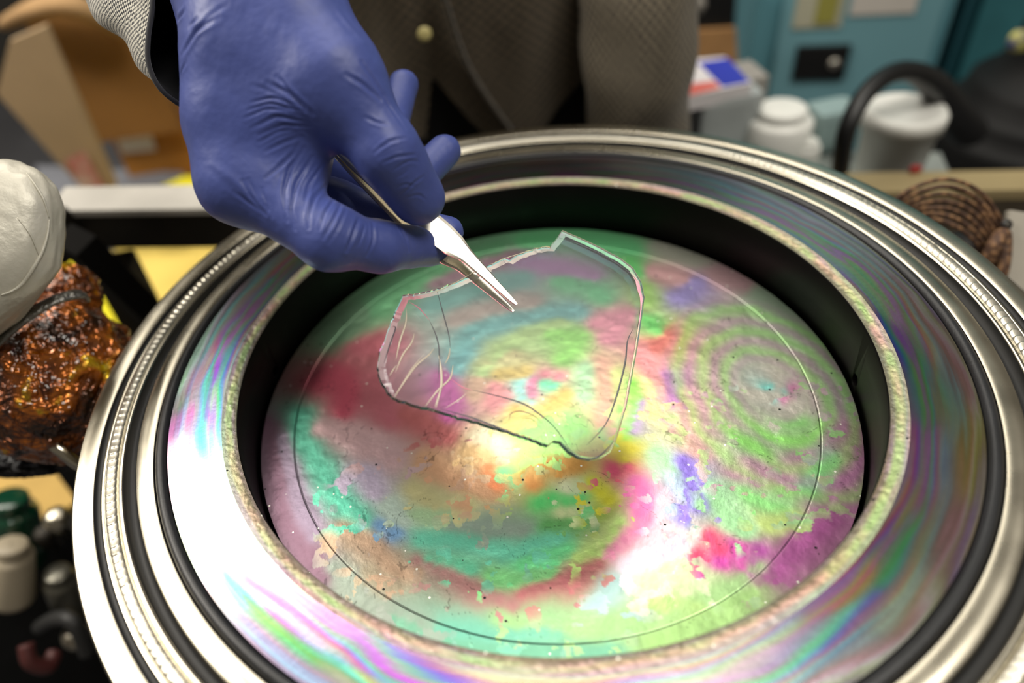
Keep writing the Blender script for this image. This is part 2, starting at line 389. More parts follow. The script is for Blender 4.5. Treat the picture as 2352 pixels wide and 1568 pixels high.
def disc_color(x, y):
    zz = np.zeros_like(x)
    wx = x + .0030 * fbm(x, y, zz, 70, 3, 1) + .0006 * fbm(x, y, zz, 420, 3, 2)
    wy = y + .0030 * fbm(x, y, zz, 70, 3, 5) + .0006 * fbm(x, y, zz, 420, 3, 6)
    # flaked patches pick their film thickness from a displaced place
    fl = fbm(x, y, zz, 150, 4, 11); low = np.clip((-.005 - y) / .03, 0, 1) * np.clip((x + .13) / .04, 0, 1)
    m = ((fl + .18 * fbm(x, y, zz, 25, 2, 15)) > .34) & (low > .3)
    m2 = (fbm(x, y, zz, 120, 4, 19) > .40) & (low > .5)
    wx = wx + np.where(m, .007, 0) - np.where(m2, .006, 0); wy = wy + np.where(m, .005, 0) + np.where(m2, .007, 0)
    c = field(wx.astype(np.float32), wy.astype(np.float32), DP, DC, 3.6, .002)
    # interference fringes round the right-hand spot
    p0 = PZ(1775, 900, DZ); dx = wx - p0[0]; dy = wy - p0[1]
    rho = np.sqrt(dx ** 2 + (dy / 1.45) ** 2) + .0045 * fbm(x, y, zz, 38, 3, 23)
    amp = np.clip((rho - .012) / .008, 0, 1) * np.clip((.050 - rho) / .008, 0, 1)
    ph = rho / .0105; w = .5 + .5 * np.cos(2 * np.pi * ph)
    ca = np.array(srgb((158, 230, 112))); cb = np.array(srgb((190, 150, 176))); cc = np.array(srgb((150, 150, 140)))
    rc = ca * w[:, None] + cb * (1 - w)[:, None]
    c = c * (1 - .50 * amp[:, None]) + rc * .50 * amp[:, None] * .85
    # straight fine fringes of the same spot (reflection order)
    c = c * (1 + .06 * fbm(x, y, zz, 900, 2, 31))[:, None]
    c = np.where(m[:, None], c * 1.12, c); c = np.where(m2[:, None], c * .85 + .07, c)
    # thin dark hairline cracks
    r1 = np.abs(fbm(x, y, zz, 110, 3, 41)); r2 = fbm(x, y, zz, 45, 2, 43)
    ck = (r1 < .012) & (r2 > .12); c = np.where(ck[:, None], c * .55, c)
    return np.clip(c, .01, 1)

# disc mesh -------------------------------------------------------------
RD = .1446; RE = .1277
rad = np.unique(np.round(np.concatenate([np.linspace(.0006, RD, 250), [RE - .0005, RE - .00018, RE, RE + .00018, RE + .0005]]), 6))
NT = 1300; th = np.linspace(0, 2 * np.pi, NT, endpoint=False)
TH, RR = np.meshgrid(th, rad, indexing='ij'); X = (RR * np.cos(TH)).ravel(); Y = (RR * np.sin(TH)).ravel()
colr = disc_color(X, Y); m = len(rad)
Z = DZ + .00016 * fbm(X, Y, 0 * X, 120, 3, 51) + .0003 * fbm(X, Y, 0 * X, 16, 2, 53)
eng = (np.abs(RR.ravel() - RE) < .0002); Z = Z - np.where(eng, .00025, 0); colr = np.where(eng[:, None], colr * .42, colr)
V = np.stack([X, Y, Z], -1); V = np.concatenate([V, [[0, 0, DZ]]]); colr = np.concatenate([colr, [colr[0]]])
ii, jj = np.meshgrid(np.arange(NT), np.arange(m - 1), indexing='ij'); i2 = (ii + 1) % NT
Fq = np.stack([ii * m + jj, ii * m + jj + 1, i2 * m + jj + 1, i2 * m + jj], -1).reshape(-1, 4)
# inner cap as tiny quads collapsed to centre (triangles stored as separate small mesh not needed)
disc = mesh_obj('coated_disc', V, Fq, M_DISC, cols=colr)
# thickness: a rim skirt as a part of the disc
tagp(disc, 'large round plate with rainbow oil-film colours lying in the bottom of the round opening', 'plate')
Vs, Fs = lathe([(RD, DZ), (RD + .0004, DZ - .0008), (RD, DZ - .004), (0.001, DZ - .004)], 256)
mesh_obj('plate_edge', Vs, Fs, M_GRV, disc)

# ------------------------------------------------------------------ flange
fl = thing('vacuum_flange', 'big round stainless steel flange with grooves and weld ring around the opening', 'flange', (0, 0, -.06))
prof = [(.160, -.062), (.218, -.062), (.2200, -.058), (.2200, -.0010), (.2196, -.0002), (.2190, 0), (.2108, 0), (.2104, -.0003)]
V, F = lathe(prof, 360); mesh_obj('outer_ring', V, F, M_ST, fl)
V, F = lathe([(.2104, -.0003), (.2103, -.0022), (.2076, -.0022), (.2074, -.0006)], 360)
mesh_obj('outer_groove', V, F, M_GRV, fl)
V, F = lathe([(.2074, -.0006), (.2066, -.0002), (.2058, -.0008)], 360); mesh_obj('bead_land', V, F, M_ST2, fl)
V, F = lathe([(.2002, -.0008), (.1998, 0.0), (.1990, .0001), (.1980, 0), (.1977, -.0004)], 360); mesh_obj('inner_land', V, F, M_ST2, fl)
# weld bead: overlapping crescents
nr = 318; per = 12; n = nr * per; thb = np.linspace(0, 2 * np.pi, n, endpoint=False); sec = np.linspace(-1, 1, 13)
rr = .2030 + .0029 * sec
tt = (np.arange(n)[:, None] / per) + .55 * (sec[None, :] ** 2)
fr = tt - np.floor(tt)
amp = .00042 * (1 + .20 * rng.standard_normal(nr))[np.floor(tt).astype(int) % nr]
zz = -.0009 + .0018 * np.sqrt(np.clip(1 - sec[None, :] ** 2, 0, 1)) + np.abs(amp) * (fr ** 1.5) * (1 - sec[None, :] ** 4)
V = np.stack([rr[None, :] * np.cos(thb)[:, None], rr[None, :] * np.sin(thb)[:, None], zz], -1).reshape(-1, 3)
k = len(sec); ii, jj = np.meshgrid(np.arange(n), np.arange(k - 1), indexing='ij'); i2 = (ii + 1) % n
mesh_obj('weld_bead', V, np.stack([ii * k + jj, i2 * k + jj, i2 * k + jj + 1, ii * k + jj + 1], -1).reshape(-1, 4), M_BEAD, fl)
V, F = lathe([(.1977, -.0004), (.1972, -.0045), (.1945, -.0048), (.1932, -.0035)], 360); mesh_obj('deep_groove', V, F, M_GRV, fl)
V, F = lathe([(.1932, -.0035), (.1926, -.0012), (.1920, -.0007), (.1848, -.0006), (.1845, -.0008)], 360); mesh_obj('middle_land', V, F, M_ST, fl)
V, F = lathe([(.1845, -.0008), (.1842, -.0040), (.1786, -.0040), (.1783, -.0008)], 360); mesh_obj('seal_groove', V, F, M_GRV, fl)

face_strokes = [
 ((70,110,112), [(610,650),(510,745),(455,830)]), ((112,78,122), [(570,700),(485,800),(435,895)]), ((85,130,115), [(412,925),(428,875)]),
 ((150,95,172), [(395,985),(410,965),(440,945)]), ((78,145,155), [(455,960),(462,900),(492,820)]), ((65,75,225), [(470,960),(478,910),(490,870),(505,830)]),
 ((75,225,140), [(482,930),(490,895)]), ((60,200,200), [(463,1000),(470,975)]),
 ((244,240,242), [(420,1120),(450,1200),(500,1300)]), ((238,200,232), [(395,1040),(430,1060)]), ((244,240,242), [(480,1150),(520,1230),(560,1290)]),
 ((85,242,95), [(560,1362),(605,1418),(665,1470),(720,1505)]), ((235,65,232), [(572,1345),(622,1400),(660,1432),(720,1472)]),
 ((95,228,225), [(520,1320),(560,1382)]), ((170,150,202), [(560,1430),(640,1500),(720,1560)]), ((246,246,240), [(470,1390),(520,1460)]),
 ((150,115,222), [(790,1520),(900,1545),(1010,1560)]), ((240,235,235), [(1150,1570),(1300,1575),(1500,1555),(1640,1500)]),
 ((120,230,150), [(760,1525),(860,1562)]),
 ((246,246,244), [(1700,1490),(1800,1440)]), ((150,240,242), [(1860,1490),(1960,1400)]), ((105,138,225), [(1905,1480),(2005,1375)]),
 ((72,152,108), [(2035,1335),(2065,1265),(2085,1195)]), ((142,75,155), [(2040,1235),(2065,1150),(2098,1060),(2108,1000)]),
 ((235,160,105), [(1930,1390),(1990,1325)]), ((180,125,88), [(2060,1200),(2085,1110)]), ((245,140,190), [(1880,1400),(1950,1330)]),
 ((155,142,75), [(2225,1000),(2232,1100)]), ((142,112,114), [(2200,1200),(2185,1290)]), ((145,115,112), [(2205,860),(2160,750)]),
 ((75,112,88), [(2120,850),(2130,960),(2150,900)]), ((150,150,145), [(1900,560),(1990,640),(2050,720)]),
 ((190,150,170), [(1750,478),(1870,555),(1955,648)]), ((55,75,150), [(2040,745),(2065,805)]), ((165,130,118), [(2100,700),(2150,800)]),
 ((120,115,150), [(2150,1000),(2140,1100)]), ((190,185,150), [(2100,1350),(2040,1430)]), ((205,195,200), [(2000,1500),(1900,1560)]),
 ((92,86,104), [(1100,408),(1250,394),(1400,395)]), ((120,120,118), [(1450,420),(1600,450),(1700,490)]), ((118,118,124), [(1450,385),(1600,405),(1500,372)]), ((85,82,80), [(1200,375),(1100,390)]),
 ((120,80,88), [(640,618),(700,575)]), ((52,90,78), [(690,592),(740,560)]), ((100,90,95), [(900,470),(1000,430)]),
]
FP, FC = strokes_to_pts(face_strokes, -.0006, .003)
FC = norm_col(FC, .62, .80); _l = FC.mean(1, keepdims=True); FC = _l + (FC - _l) * .85  # brightness only partly evened out: reflected lamp white stays in the face colour
def polar(P, k=.35):
    # radial differences matter more than angular ones
    th = np.arctan2(P[:, 1], P[:, 0]); r = np.hypot(P[:, 0], P[:, 1]); return th, r
def ring_color(x, y, per=0):
    t = np.arctan2(y, x); r = np.hypot(x, y); tp, rp = polar(FP)
    zz = np.zeros_like(x)
    r = r + .0012 * fbm(np.cos(t) * .06, np.sin(t) * .06, r * 0, 130, 3, 61)
    out = np.empty((len(x), 3), np.float32)
    for s in range(0, len(x), 20000):
        dt = t[s:s + 20000, None] - tp[None]; dt = (dt + np.pi) % (2 * np.pi) - np.pi
        d2 = (dt * .055) ** 2 + (r[s:s + 20000, None] - rp[None]) ** 2 + .0011 ** 2
        w = d2 ** -1.7; w /= w.sum(1, keepdims=True); out[s:s + 20000] = w @ FC
    # interference streaks: film thickness runs mostly along the radius, wandering slowly round the ring
    ct, sn = np.cos(t), np.sin(t)
    th_ = (r - .150) / .0284
    ph = 3.1 * th_ + 1.5 * fbm(ct, sn, th_ * .8, 2.1, 3, 73) + .35 * fbm(ct * 3, sn * 3, th_ * 9, 1.0, 2, 75) + .15 * fbm(ct * 2, sn * 2, th_ * 40, 1.0, 2, 77)
    pal = np.stack([.5 + .5 * np.cos(2 * np.pi * ph * k + o) for k, o in ((1.0, 0.), (1.22, 1.3), (1.5, 2.9))], -1) ** 1.3
    sat = (.30 + .30 * np.clip(fbm(ct, sn, th_ * 2, 2.6, 2, 79) + .3, 0, 1))[:, None]
    out = out * (1 - sat) + (pal * .75 + .12) * sat * (out.max(1, keepdims=True) / .75)
    st = fbm(ct * .02, sn * .02, r, 1400, 2, 71)
    return np.clip(out * (1 + .08 * st)[:, None], .01, 1)
def ring_mesh(name, r0, r1, z0, z1, nrad, nth, m, colf, disp=0, label=None):
    rad = np.linspace(r0, r1, nrad); th = np.linspace(0, 2 * np.pi, nth, endpoint=False)
    TH, RR = np.meshgrid(th, rad, indexing='ij'); x = (RR * np.cos(TH)).ravel(); y = (RR * np.sin(TH)).ravel()
    f = ((RR - r0) / (r1 - r0)).ravel(); z = z0 + (z1 - z0) * f
    if disp:
        e = np.sin(np.pi * f); z = z + disp * (fbm(x, y, 0 * x, 600, 3, 81) + .8 * np.abs(fbm(x, y, 0 * x, 330, 2, 83))) * e
    c = colf(x, y, f); ii, jj = np.meshgrid(np.arange(nth), np.arange(nrad - 1), indexing='ij'); i2 = (ii + 1) % nth
    F = np.stack([ii * nrad + jj, ii * nrad + jj + 1, i2 * nrad + jj + 1, i2 * nrad + jj], -1).reshape(-1, 4)
    return mesh_obj(name, np.stack([x, y, z], -1), F, m, fl, cols=c, label=label)
ring_mesh('sealing_face', .1535, .1783, -.0008, -.0008, 60, 1400, M_FACE, lambda x, y, f: ring_color(x, y), label='wide flat inner face with rainbow streaks')
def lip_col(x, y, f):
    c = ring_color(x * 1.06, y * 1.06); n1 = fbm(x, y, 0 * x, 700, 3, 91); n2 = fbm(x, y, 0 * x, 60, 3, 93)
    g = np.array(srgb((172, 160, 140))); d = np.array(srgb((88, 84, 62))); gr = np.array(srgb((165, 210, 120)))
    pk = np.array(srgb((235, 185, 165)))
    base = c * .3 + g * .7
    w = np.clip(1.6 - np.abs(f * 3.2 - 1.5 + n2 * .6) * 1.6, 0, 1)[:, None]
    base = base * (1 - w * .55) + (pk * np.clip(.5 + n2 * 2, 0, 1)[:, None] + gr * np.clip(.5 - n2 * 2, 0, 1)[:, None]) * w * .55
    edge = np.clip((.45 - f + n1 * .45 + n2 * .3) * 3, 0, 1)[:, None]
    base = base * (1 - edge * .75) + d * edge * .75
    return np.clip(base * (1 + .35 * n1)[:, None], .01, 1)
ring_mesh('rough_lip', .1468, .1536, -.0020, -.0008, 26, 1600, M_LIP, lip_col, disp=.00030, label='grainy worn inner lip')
# bore wall: solid annulus with two real holes
V, F = lathe([(.1468, -.0020), (.1464, -.0032), (.1464, -.0370), (.160, -.0370), (.160, -.0020)], 256, close=True)
bore = mesh_obj('bore_wall', V, F, M_BORE, fl, smooth=False, label='dark oily inner wall with two small holes')
cut = bmesh.new()
for (hx, hy) in ((1964, 872), (633, 853)):
    d = ray(hx, hy)
    # hit cylinder r=.1464
    a = d[0] ** 2 + d[1] ** 2; b = 2 * (CAM[0] * d[0] + CAM[1] * d[1]); c = CAM[0] ** 2 + CAM[1] ** 2 - .1464 ** 2
    tcyl = (-b + math.sqrt(b * b - 4 * a * c)) / (2 * a); h = CAM + d * tcyl
    nrm = Vector((h[0], h[1], 0)).normalized(); q = nrm.to_track_quat('Z', 'Y').to_matrix().to_4x4()
    bmesh.ops.create_cone(cut, cap_ends=True, segments=32, radius1=.0030, radius2=.0030, depth=.020,
                          matrix=Matrix.Translation(Vector((h[0], h[1], max(h[2], -.030) + .06)) + nrm * .002) @ q)
cm = bpy.data.meshes.new('cutter'); cut.to_mesh(cm); cut.free(); co = bpy.data.objects.new('cutter', cm); COL.objects.link(co)
co.parent = fl; co.location = (0, 0, 0)
md = bore.modifiers.new('b', 'BOOLEAN'); md.object = co; md.operation = 'DIFFERENCE'; md.solver = 'EXACT'
bpy.context.view_layer.update()
ev = bore.evaluated_get(bpy.context.evaluated_depsgraph_get()); nm = bpy.data.meshes.new_from_object(ev)
bore.modifiers.clear(); bore.data = nm; bpy.data.objects.remove(co)
V, F = lathe([(.146, -.037), (.146, -.060), (.001, -.060)], 128); mesh_obj('lower_bore', V, F, M_BORE, fl)
# o-ring
a = np.linspace(0, 2 * np.pi, 20, endpoint=False)
V, F = lathe([(.1813 + .0026 * math.cos(q), -.0014 + .0026 * math.sin(q)) for q in a], 360, close=True)
orr = mesh_obj('o_ring', V, F, M_RUB); tagp(orr, 'thin black rubber sealing ring lying in the groove of the steel flange', 'seal')

# ------------------------------------------------------------------ SDF meshing for organic shapes
def surface_nets(D, org, h):
    s = D < 0; nx, ny, nz = D.shape
    c = np.zeros((nx - 1, ny - 1, nz - 1), np.uint8)
    for dx in (0, 1):
        for dy in (0, 1):
            for dz in (0, 1): c += s[dx:nx - 1 + dx, dy:ny - 1 + dy, dz:nz - 1 + dz]
    act = (c > 0) & (c < 8); idx = -np.ones(act.shape, np.int64); I = np.argwhere(act); idx[act] = np.arange(len(I))
    acc = np.zeros((len(I), 3)); cnt = np.zeros(len(I))
    E = []
    for ax in range(3):
        o1, o2 = [q for q in range(3) if q != ax]
        for a in (0, 1):
            for b in (0, 1):
                p = I.copy(); p[:, o1] += a; p[:, o2] += b; q = p.copy(); q[:, ax] += 1
                dp = D[p[:, 0], p[:, 1], p[:, 2]]; dq = D[q[:, 0], q[:, 1], q[:, 2]]
                m = (dp < 0) != (dq < 0); t = np.where(m, dp / np.where(m, dp - dq, 1), 0)
                pos = p.astype(float); pos[:, ax] += t; acc[m] += pos[m]; cnt[m] += 1
    V = org + h * acc / cnt[:, None]; Q = []
    for ax in range(3):
        o1, o2 = [(1, 2), (2, 0), (0, 1)][ax]
        sl = [slice(1, n - 1) for n in (nx, ny, nz)]; sl[ax] = slice(0, (nx, ny, nz)[ax] - 1)
        s2 = list(sl); s2[ax] = slice(1, (nx, ny, nz)[ax])
        A = s[tuple(sl)]; B = s[tuple(s2)]; ch = np.argwhere(A != B)
        off = np.array([sl[0].start, sl[1].start, sl[2].start]); ch0 = ch + off
        flip = A[tuple(ch.T)]
        g = []
        for (a, b) in ((-1, -1), (0, -1), (0, 0), (-1, 0)):
            p = ch0.copy(); p[:, o1] += a; p[:, o2] += b; g.append(idx[p[:, 0], p[:, 1], p[:, 2]])
        q = np.stack(g, 1); q[~flip] = q[~flip][:, ::-1]; Q.append(q)
    Q = np.concatenate(Q); Q = Q[(Q >= 0).all(1)]
    return V, Q
def capsule(G, a, b, ra, rb):
    a = np.array(a, np.float32); b = np.array(b, np.float32); ab = b - a; L = float(ab @ ab) + 1e-12
    x = G[0] - a[0]; y = G[1] - a[1]; z = G[2] - a[2]
    t = np.clip((x * ab[0] + y * ab[1] + z * ab[2]) / L, 0, 1)
    x = x - t * ab[0]; y = y - t * ab[1]; z = z - t * ab[2]
    return np.sqrt(x * x + y * y + z * z) - (ra + (rb - ra) * t)
def smin(a, b, k):
    h = np.maximum(k - np.abs(a - b), 0) / k; return np.minimum(a, b) - h * h * k * .25

# ------------------------------------------------------------------ hand in a blue glove
MM = .001
J = dict(
 W0=(430, -330, .345, 30), W=(585, -60, .312, 33), 
 IM=(556, 412, .300, 14.5), IP=(757, 545, .288, 12.6), ID=(872, 567, .300, 10.0), IT=(990, 566, .322, 8.8),
 MM_=(552, 405, .326, 13.5), MP=(770, 470, .335, 11), MD=(905, 510, .335, 9.5), MTp=(1028, 533, .326, 7.2),
 RM=(560, 330, .348, 13), RP=(735, 370, .360, 10.5), RD_=(930, 440, .350, 9.0), RT=(1021, 347, .362, 8.2),
 PM=(590, 230, .364, 12.5), PP=(730, 290, .378, 10), PD=(895, 300, .374, 8.8), PTp=(926, 196, .385, 8.2),
 TC=(640, 40, .292, 26), TM=(772, 175, .284, 15.5), TI=(890, 350, .284, 12.2), TT=(955, 448, .297, 10.4))
def jp(k): x, y, t, r = J[k]; return PT(x, y, t)
def jr(k): return J[k][3] * MM
pts = np.array([jp(k) for k in J]); lo = pts.min(0) - .04; hi = pts.max(0) + .04; lo[2] = max(lo[2], pts[:, 2].min() - .025)
h = .00115
ax = [np.arange(lo[i], hi[i], h, dtype=np.float32) for i in range(3)]
G = np.meshgrid(*ax, indexing='ij', copy=False)
def chain(ks, k=.005):
    d = None
    for a, b in zip(ks[:-1], ks[1:]):
        q = capsule(G, jp(a), jp(b), jr(a), jr(b)); d = q if d is None else smin(d, q, k)
    return d
def cap2(a, b, ra, rb): return capsule(G, a, b, ra * MM, rb * MM)
W_ = jp('W')
body = chain(['W0', 'W'], .01)
body = smin(body, cap2(W_, jp('IM'), 31, 15.5), .014)
body = smin(body, cap2(PT(560, -40, .325), jp('MM_'), 28, 14.5), .012)
body = smin(body, cap2(PT(560, -60, .340), jp('RM'), 26, 13.5), .012)
body = smin(body, cap2(PT(580, -80, .352), jp('PM'), 24, 13), .012)
body = smin(body, cap2(PT(620, -30, .297), jp('TM'), 27, 16.5), .014)          # thumb base
body = smin(body, cap2(PT(560, 130, .297), PT(690, 215, .290), 22, 15), .016)   # first dorsal muscle
body = smin(body, cap2(PT(520, 280, .298), PT(665, 330, .296), 16, 12.5), .014)
body = smin(body, cap2(PT(640, 250, .295), PT(760, 235, .288), 14, 12), .012)
body = smin(body, cap2(jp('IM'), PT(690, 395, .298), 15, 11.5), .012)
body = smin(body, cap2(PT(520, 445, .312), PT(600, 440, .312), 9, 8), .010)
thumb = chain(['TM', 'TI', 'TT'], .006)
thumb = smin(thumb, cap2(PT(925, 400, .290), PT(966, 460, .299), 11.2, 9.6), .005)
D1 = smin(body, chain(['IM', 'IP', 'ID', 'IT'], .005), .010)
for ks in (['MM_', 'MP', 'MD', 'MTp'], ['RM', 'RP', 'RD_', 'RT'], ['PM', 'PP', 'PD', 'PTp']):
    D1 = smin(D1, chain(ks, .005), .0030)
D = smin(D1, smin(body, thumb, .012), .0006); del D1
HV, HF = surface_nets(D, lo.astype(float), h); del G, D, body, thumb
person = thing('person', 'person in grey checked shirt and black trousers, blue gloved hand holding tweezers over the flange', 'person', (.1, .5, -.95))
glove = mesh_obj('glove', HV, HF, M_GLOVE, person, label='blue nitrile glove on the right hand')
md = glove.modifiers.new('s', 'SMOOTH'); md.factor = .5; md.iterations = 6
md = glove.modifiers.new('ss', 'SUBSURF'); md.levels = 1; md.render_levels = 1
bpy.context.view_layer.update()
nm = bpy.data.meshes.new_from_object(glove.evaluated_get(bpy.context.evaluated_depsgraph_get()))
glove.modifiers.clear(); glove.data = nm
nv = len(nm.vertices); co_ = np.empty(nv * 3, np.float32); nm.vertices.foreach_get('co', co_); co_ = co_.reshape(-1, 3).astype(float)
no_ = np.empty(nv * 3, np.float32); nm.vertices.foreach_get('normal', no_); no_ = no_.reshape(-1, 3).astype(float)
poff = np.array(person.location)
bvh = BVHTree.FromPolygons([tuple(v) for v in HV], [tuple(int(q) for q in f) for f in HF])
folds = [  # crop coordinates (x/2.45+350, y/2.45); depth mm, half-width mm
 ([(180,60),(120,140),(105,210)],.9,1.6), ([(370,95),(250,170),(165,310)],.9,1.6), ([(250,105),(210,150)],.5,1.2), ([(190,350),(160,400),(158,470)],.6,1.2),
 ([(650,470),(760,520),(900,640)],1.0,1.5), ([(700,430),(800,540),(860,600)],.6,1.2), ([(560,575),(680,550),(830,600)],.6,1.0), ([(540,620),(660,580),(860,625)],.6,1.0),
 ([(520,665),(640,610),(780,620)],.5,1.0), ([(560,720),(700,650),(880,690)],.6,1.1), ([(600,760),(740,700),(900,710)],.6,1.1),
 ([(1180,350),(1260,470),(1330,590),(1420,720)],.8,1.2), ([(1090,420),(1180,470),(1280,560)],.8,1.3), ([(1200,660),(1260,690),(1320,700)],.6,1.0),
 ([(1250,860),(1330,790),(1430,775)],.6,.9), ([(1300,915),(1380,880),(1480,870)],.7,.9), ([(1290,830),(1350,795),(1380,790)],.4,.8), ([(1350,960),(1450,900),(1500,910)],.5,.9),
 ([(1400,1100),(1470,1030),(1530,990)],.6,.9), ([(1380,1000),(1440,960)],.4,.8), ([(1440,1110),(1500,1090),(1540,1125)],.4,.8), ([(1370,1060),(1420,1030),(1480,1050)],.4,.8),
 ([(510,1020),(560,1110),(640,1200)],.9,1.3), ([(540,1010),(590,1110),(650,1180)],.6,1.1), ([(620,1060),(650,1160),(670,1220)],.5,1.1),
 ([(840,770),(800,860),(690,960),(640,1000)],.7,1.2), ([(850,830),(770,950),(740,1080),(760,1240)],1.0,1.3), ([(900,880),(810,1030),(780,1180),(800,1290)],.9,1.2),
 ([(960,920),(880,1040),(850,1160)],.6,1.1), ([(980,1040),(910,1110),(880,1210),(880,1280)],.9,1.2), ([(1030,1110),(970,1190),(940,1290)],.7,1.0), ([(1060,1150),(1010,1250),(960,1340)],.8,1.0),
 ([(1090,1180),(1040,1290),(990,1370)],.6,.9), ([(1160,1235),(1130,1320),(1095,1410)],1.3,1.2), ([(1195,1270),(1175,1340),(1160,1380)],.7,.9), ([(1240,1255),(1245,1350),(1210,1440)],.8,1.0),
 ([(1385,1275),(1430,1340),(1445,1410)],1.0,1.1), ([(840,765),(740,800),(640,850)],.5,1.1), ([(800,720),(700,740),(600,800)],.5,1.0),
 ([(330,920),(450,1010),(580,1120),(680,1235)],-.45,2.4), ([(460,1080),(560,1150),(640,1210)],.5,1.2),
 ([(1030,40),(1100,130),(1190,230)],-.4,2.0), ([(420,20),(300,110),(220,210)],.4,1.6), ([(820,640),(760,560),(640,500),(560,480)],.4,1.3)]
disp = np.zeros(nv); base = co_ + poff
for crv, dep, wd in folds:
    cp = np.array(crv, float) / 2.45 + np.array([350., 0.]); q = []
    for a, b in zip(cp[:-1], cp[1:]):
        n = max(2, int(np.linalg.norm(b - a) / 4))
        for k in range(n): q.append(a + (b - a) * k / n)
    q.append(cp[-1]); q = np.array(q)
    for _ in range(6): q[1:-1] = (q[:-2] + q[1:-1] * 2 + q[2:]) / 4
    P3 = []
    for x, y in q:
        hit = bvh.ray_cast(Vector(CAM), Vector(ray(x, y)).normalized())
        if hit[0] is not None: P3.append(np.array(hit[0]))
    if len(P3) < 2: continue
    P3 = np.array(P3); mn = P3.min(0) - .006; mxx = P3.max(0) + .006
    sel = np.where(((base > mn) & (base < mxx)).all(1))[0]
    if not len(sel): continue
    dd = np.full(len(sel), 1e9); tt_ = np.zeros(len(sel)); n = len(P3)
    for k in range(n - 1):
        a = P3[k]; ab = P3[k + 1] - a; L = ab @ ab + 1e-14
        if L > .004 ** 2: continue
        t = np.clip(((base[sel] - a) @ ab) / L, 0, 1); d = np.linalg.norm(base[sel] - a - t[:, None] * ab, axis=1)
        u = d < dd; dd[u] = d[u]; tt_[u] = (k + t[u]) / (n - 1)
    w = wd * MM; env = np.sin(np.pi * np.clip(tt_, .04, .96)) ** .6
    g = -np.exp(-(dd / (w * .55)) ** 2) + .55 * np.exp(-((dd - w * 1.25) / (w * .6)) ** 2)
    disp[sel] += dep * .62 * MM * env * g
x, y, z = base.T
disp += .00035 * fbm(x, y, z, 90, 2, 101) + .00010 * fbm(x, y, z, 380, 2, 103)
co_ = co_ + no_ * disp[:, None]
nm.vertices.foreach_set('co', co_.astype(np.float32).ravel()); nm.update()
nm.polygons.foreach_set('use_smooth', [True] * len(nm.polygons))

# shirt sleeve on that arm ---------------------------------------------
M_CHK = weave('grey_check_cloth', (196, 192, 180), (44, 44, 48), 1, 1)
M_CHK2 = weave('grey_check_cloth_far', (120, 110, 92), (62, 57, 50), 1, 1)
def sleeve(name, pts3, rads, mt, parent, cell, fold=.0025, nth=96, nlen=90, flatv=1.0, label=None, thick=.0012, seed=0, up=None):
    P = np.array(pts3, float); R = np.array(rads, float); n = len(P)
    tt = np.linspace(0, n - 1, nlen); Q = []; RR = []
    for t in tt:
        i = min(int(t), n - 2); f = t - i; p0 = P[max(i - 1, 0)]; p1 = P[i]; p2 = P[i + 1]; p3 = P[min(i + 2, n - 1)]
        Q.append(.5 * ((2 * p1) + (-p0 + p2) * f + (2 * p0 - 5 * p1 + 4 * p2 - p3) * f * f + (-p0 + 3 * p1 - 3 * p2 + p3) * f ** 3)); RR.append(R[i] * (1 - f) + R[i + 1] * f)
    Q = np.array(Q); RR = np.array(RR); T = np.gradient(Q, axis=0); T /= np.linalg.norm(T, axis=1)[:, None]
    L = np.concatenate([[0], np.cumsum(np.linalg.norm(np.diff(Q, axis=0), axis=1))])
    N = np.cross(T[0], np.array([0, 0, 1.0]) if up is None else up); N /= np.linalg.norm(N)
    th = np.linspace(0, 2 * np.pi, nth + 1); V = []; U = []
    for i in range(nlen):
        N = N - T[i] * (N @ T[i]); N /= np.linalg.norm(N); B = np.cross(T[i], N)
        d = np.cos(th)[:, None] * N + np.sin(th)[:, None] * B * flatv
        pr = fold * (np.sin(3 * np.sin(th * 1) + L[i] * 90 + seed) * .5 + vnoise(np.cos(th) * 1.5 + seed, np.sin(th) * 1.5, th * 0 + L[i] * 30, 1.0, 3))
        V.append(Q[i] + d * (RR[i] + pr)[:, None]); U.append(np.stack([th * RR.mean() / cell, th * 0 + L[i] / cell], -1))
    V = np.concatenate(V); U = np.concatenate(U); k = nth + 1
    ii, jj = np.meshgrid(np.arange(nlen - 1), np.arange(nth), indexing='ij')
    F = np.stack([ii * k + jj, ii * k + jj + 1, (ii + 1) * k + jj + 1, (ii + 1) * k + jj], -1).reshape(-1, 4)
    return mesh_obj(name, V, F, mt, parent, uvs=U, label=label), (V, k)
rim_px = [(356,-30,.317),(348,30,.316),(340,90,.316),(341,145,.317),(360,192,.319),(393,226,.323),(434,245,.330),(520,242,.345),(620,205,.358),(715,110,.365),(770,-20,.365),(720,-130,.36),(600,-190,.35),(470,-170,.335),(385,-100,.322)]
def cloop(P, n):
    P = np.array(P, float); m = len(P); out = []
    for q in np.linspace(0, m, n, endpoint=False):
        i = int(q); f = q - i; p0, p1, p2, p3 = P[(i - 1) % m], P[i % m], P[(i + 1) % m], P[(i + 2) % m]
        out.append(.5 * ((2 * p1) + (-p0 + p2) * f + (2 * p0 - 5 * p1 + 4 * p2 - p3) * f * f + (-p0 + 3 * p1 - 3 * p2 + p3) * f ** 3))
    return np.array(out)
rim = cloop([PT(*q) for q in rim_px], 160); rc_ = rim.mean(0)
far = PT(-60, -560, .46); dir_s = far - rc_; NL = 110
